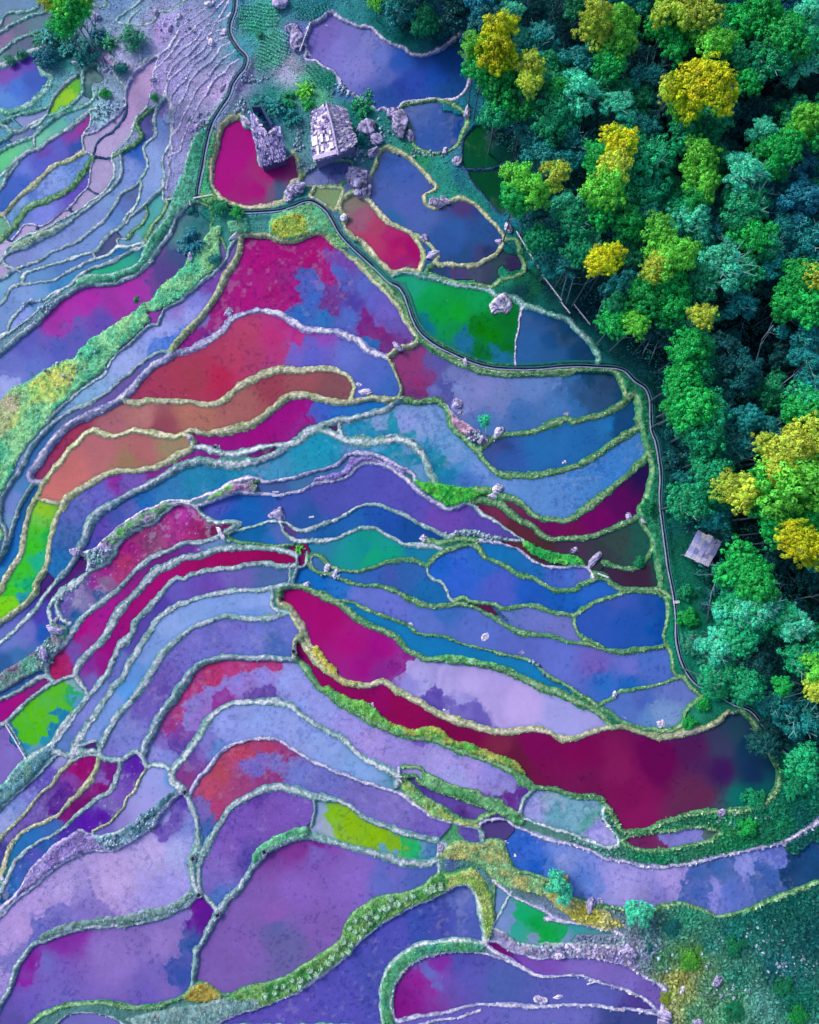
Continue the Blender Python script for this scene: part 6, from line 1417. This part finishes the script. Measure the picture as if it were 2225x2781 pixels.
# ---------------------------------------------------------------- cabbages on the long green bank
rs = np.random.RandomState(9); Cs, Ns, Ss, Ts = [], [], [], []
for ring, (n, r, up) in enumerate([(5, .10, .9), (7, .22, .6), (9, .36, .3)]):
    for k in range(n):
        a = 2*math.pi*(k+.5*ring)/n; Cs.append([math.cos(a)*r, math.sin(a)*r, .26-.2*r]); Ns.append([math.cos(a)*(1-up), math.sin(a)*(1-up), 1.]); Ss.append(.26); t = 1.25-.22*ring; Ts.append([t, t, t])
Vc, Fc, Cc = leaf_cloud(np.array(Cs), np.array(Ns), np.array(Ss), np.array(Ts), rs, 1.1)
cab = fast_mesh('cabbage', Vc, Fc, M_leaf, col=Cc); cm = cab.data; bpy.data.objects.remove(cab)
strip = [('V', 325, 150), ('V', 345, 120), ('V', 360, 180), ('V', 305, 195), ('V', 330, 205), ('V', 300, 240), ('V', 265, 250), ('V', 250, 270), ('V', 225, 290), ('V', 190, 295), ('V', 185, 320), ('V', 155, 330), ('V', 125, 330), ('V', 95, 350), ('V', 65, 375), ('V', 30, 385), ('V', 345, 160), ('V', 380, 110), ('V', 400, 95), ('V', 395, 130), ('V', 430, 85), ('V', 420, 110), ('V', 460, 75), ('V', 480, 60), ('V', 520, 45), ('V', 320, 230), ('V', 280, 220), ('V', 150, 350), ('V', 70, 350), ('V', 110, 365), ('V', 210, 310), ('V', 375, 155),
 ('V', 590, 15), ('V', 615, 5), ('V', 605, 20), ('V', 640, 10), ('T', 180, 1260), ('T', 240, 1290), ('T', 300, 1250), ('T', 350, 1230), ('T', 130, 1330), ('T', 570, 1140), ('T', 520, 1180), ('T', 60, 1400)]
for tl, a, b in strip:
    g = groundt(tl, a, b); o = bpy.data.objects.new('cabbage', cm); o.location = (g.x, g.y, g.z); o.rotation_euler = (0, 0, random.uniform(0, 6)); s = random.uniform(.9, 1.4); o.scale = (s, s, s)
    o.color = tuple((lin('#a0d0b0')*ALB*random.uniform(.7, 1.05)).tolist())+(1,); link(o); tag(o, 'round pale green cabbage growing on the long curved green bank', 'cabbage', 'cabbages on the long curved bank')
# ---------------------------------------------------------------- grass and undergrowth
rs = np.random.RandomState(21)
bank = maps['bank']; typ = maps['typ']
dens = np.zeros(X.shape, np.float32)
dens[(grow < 0)] = .16; dens[(grow < 0) & (X > 22) & (Y < -30)] = .5
wallm = q < 1
dens[wallm] = .10; dens[wallm & ((typ == 2) | (typ == 4))] = .34; dens[bank] = .38
dens *= np.clip(.35+1.4*(fbm(X, Y, 1.4, 601, 3)+.5), .1, 2)
pick = np.flatnonzero((rs.rand(X.size) < dens.ravel()))
if len(pick) > 300000: pick = rs.choice(pick, 300000, False)
print('grass', len(pick))
x = X.ravel()[pick]+rs.uniform(-.06, .06, len(pick)); y = Y.ravel()[pick]+rs.uniform(-.06, .06, len(pick)); z = Z.ravel()[pick]
s = rs.uniform(.08, .20, len(pick)); s = np.where((x > 22) & (y < -32), s*rs.uniform(1., 2.6, len(s)), s)
C = np.stack([x, y, z+s*.45], 1)
c = COL.reshape(-1, 3)[pick]*rs.uniform(.75, 1.6, (len(pick), 1))*ALB
V, F, c = leaf_cloud(C, np.tile([0, 0, 1.6], (len(pick), 1))+rs.normal(0, .45, (len(pick), 3)), s, c, rs, 1.6)
tag(fast_mesh('grass', V, F, M_grass, col=np.clip(c, 0, .9)), 'short grass and weeds on the bunds and banks', 'grass', kind='stuff')
n = 14000
cx = rs.uniform(-10, X1-1, n); cy = rs.uniform(Y0+2, Y1-2, n); k = inside(cx, cy, wp); cx, cy = cx[k], cy[k]; n = len(cx)
hgt = rs.uniform(.2, 2.6, n)*np.clip(.8+.9*fbm(cx, cy, 6, 611, 2), .2, 2)
i = ((cx-X0)/HS).astype(int); j = ((cy-Y0)/HS).astype(int); base = Z[j, i]
m = 22
u = unit(rs, n*m, -.2); cr = np.repeat(rs.uniform(.4, .95, n), m)[:, None]
C = np.repeat(np.stack([cx, cy, base+hgt], 1), m, 0)[:len(u)]+u*cr[:len(u)]
tc = [lin(h) for h in ('#0a4c54', '#0c5c50', '#0c4450', '#146c6c', '#0c3c4c')]
cc = np.array(tc)[rs.randint(0, 5, n)]*rs.uniform(.7, 1.4, (n, 1))
cc = np.repeat(cc, m, 0)[:len(u)]*rs.uniform(.7, 1.3, (len(u), 1))*ALB*LEAFK
V, F, c = leaf_cloud(C, u+np.array([0, 0, .4]), rs.uniform(.16, .34, len(u)), cc, rs)
tag(fast_mesh('undergrowth', V, F, M_grass, col=np.clip(c, 0, .9)), 'dark teal undergrowth beneath the trees of the wood', 'undergrowth', kind='stuff')
# leafy crops standing in rows in the three kitchen plots above the houses
rs = np.random.RandomState(25); Cs, Ks = [], []
for poly, ang, sp, hx in [([(440, 60), (600, 10), (740, 80), (730, 200), (560, 260), (430, 230)], 1.5, .5, '#48b898'), ([(600, 330), (700, 230), (820, 260), (830, 430), (740, 540), (560, 570), (560, 450)], 1.2, .5, '#58b8a0'), ([(950, 510), (1030, 500), (1180, 580), (1170, 720), (1020, 690), (960, 590)], .7, .55, '#1c9078'), ([(860, 60), (1100, 30), (1150, 80), (1000, 160), (870, 150)], .4, .5, '#2c8c8c')]:
    P = np.array([px('B', *v) for v in poly], float); wx, wy, _ = survey(P[:, 0], P[:, 1]); cx, cy = wx.mean(), wy.mean()
    u, v = np.meshgrid(np.arange(-8, 8, sp), np.arange(-8, 8, .24)); u, v = u.ravel(), v.ravel()
    u = u+.12*np.sin(v*1.3); gx_ = cx+u*math.cos(ang)-v*math.sin(ang); gy_ = cy+u*math.sin(ang)+v*math.cos(ang)
    k = inside(gx_, gy_, list(zip(wx, wy))); gx_, gy_ = gx_[k], gy_[k]
    for a, b in zip(gx_, gy_):
        for m_ in range(5): Cs.append((a+rs.normal(0, .07), b+rs.normal(0, .07), zat(a, b)+rs.uniform(.08, .26))); Ks.append(lin(hx)*rs.uniform(.7, 1.5))
Cs = np.array(Cs); V, F, c = leaf_cloud(Cs, np.tile([0, 0, 1.2], (len(Cs), 1)), rs.uniform(.12, .22, len(Cs)), np.array(Ks)*ALB, rs)
tag(fast_mesh('crops', V, F, M_grass, col=np.clip(c, 0, .9)), 'leafy crops in rows in the kitchen plots above the houses', 'crops', kind='stuff')
# loose white stones in the dark slope and along the rubble banks
rs = np.random.RandomState(31); Vs, Fs, Cs = [], [], []
v8 = np.array([[x_, y_, z_] for x_ in (-1, 1) for y_ in (-1, 1) for z_ in (-1, 1)], float); f8 = np.array([(0, 1, 3, 2), (4, 6, 7, 5), (0, 4, 5, 1), (2, 3, 7, 6), (0, 2, 6, 4), (1, 5, 7, 3)])
for tl, a, b, ra, rb, n in [('W', 880, 500, 70, 40, 70), ('W', 790, 420, 90, 60, 40), ('W', 560, 500, 120, 90, 40), ('W', 680, 590, 120, 40, 60), ('R', 1150, 620, 160, 160, 70), ('R', 880, 820, 90, 50, 40), ('N', 760, 20, 90, 90, 70), ('N', 350, 760, 120, 120, 70), ('N', 600, 350, 110, 90, 70),
  ('K', 750, 1290, 130, 25, 60), ('K', 1000, 1320, 150, 30, 40), ('A', 830, 880, 110, 90, 50), ('E', 350, 950, 150, 90, 30), ('B', 150, 980, 110, 90, 50), ('B', 550, 620, 120, 30, 30), ('J', 1200, 1620, 90, 50, 40), ('P', 1350, 850, 100, 80, 40), ('W', 130, 450, 130, 25, 40), ('Q', 1200, 1500, 250, 60, 40), ('C', 450, 1200, 150, 40, 25), ('A', 1400, 250, 200, 150, 8), ('E', 550, 1450, 250, 150, 25), ('K', 850, 530, 80, 60, 40), ('A', 850, 520, 60, 60, 25), ('B', 1000, 1320, 120, 30, 50), ('B', 1350, 1200, 90, 60, 50), ('B', 900, 1100, 30, 120, 40), ('B', 1500, 1050, 120, 90, 60), ('B', 450, 850, 60, 60, 40), ('B', 1250, 700, 120, 60, 40)]:
    for k in range(n):
        d = rs.normal(0, .5, 2); g = groundt(tl, a+d[0]*ra, b+d[1]*rb)
        ii = int((g.x-X0)/HS); jj = int((g.y-Y0)/HS)
        if 0 <= ii < NX and 0 <= jj < NY and plot[jj, ii] >= 0 and tl not in 'N' and not bank[jj, ii]: continue
        s = rs.uniform(.05, .17)*rs.uniform(.7, 1.4, 3); A = np.linalg.qr(rs.normal(0, 1, (3, 3)))[0]
        Fs.append(f8+8*len(Vs)); Vs.append((v8*(1+rs.uniform(-.3, .3, v8.shape))*s) @ A+np.array([g.x, g.y, g.z+.05])); Cs.append(np.tile(np.clip(lin('#b8d4f0')*rs.uniform(.3, 1.0)*ALB, 0, .9), (8, 1)))
tag(fast_mesh('rubble', np.concatenate(Vs), np.concatenate(Fs), M_rock, col=np.concatenate(Cs)), 'scattered small white stones and rubble', 'rubble', kind='stuff')
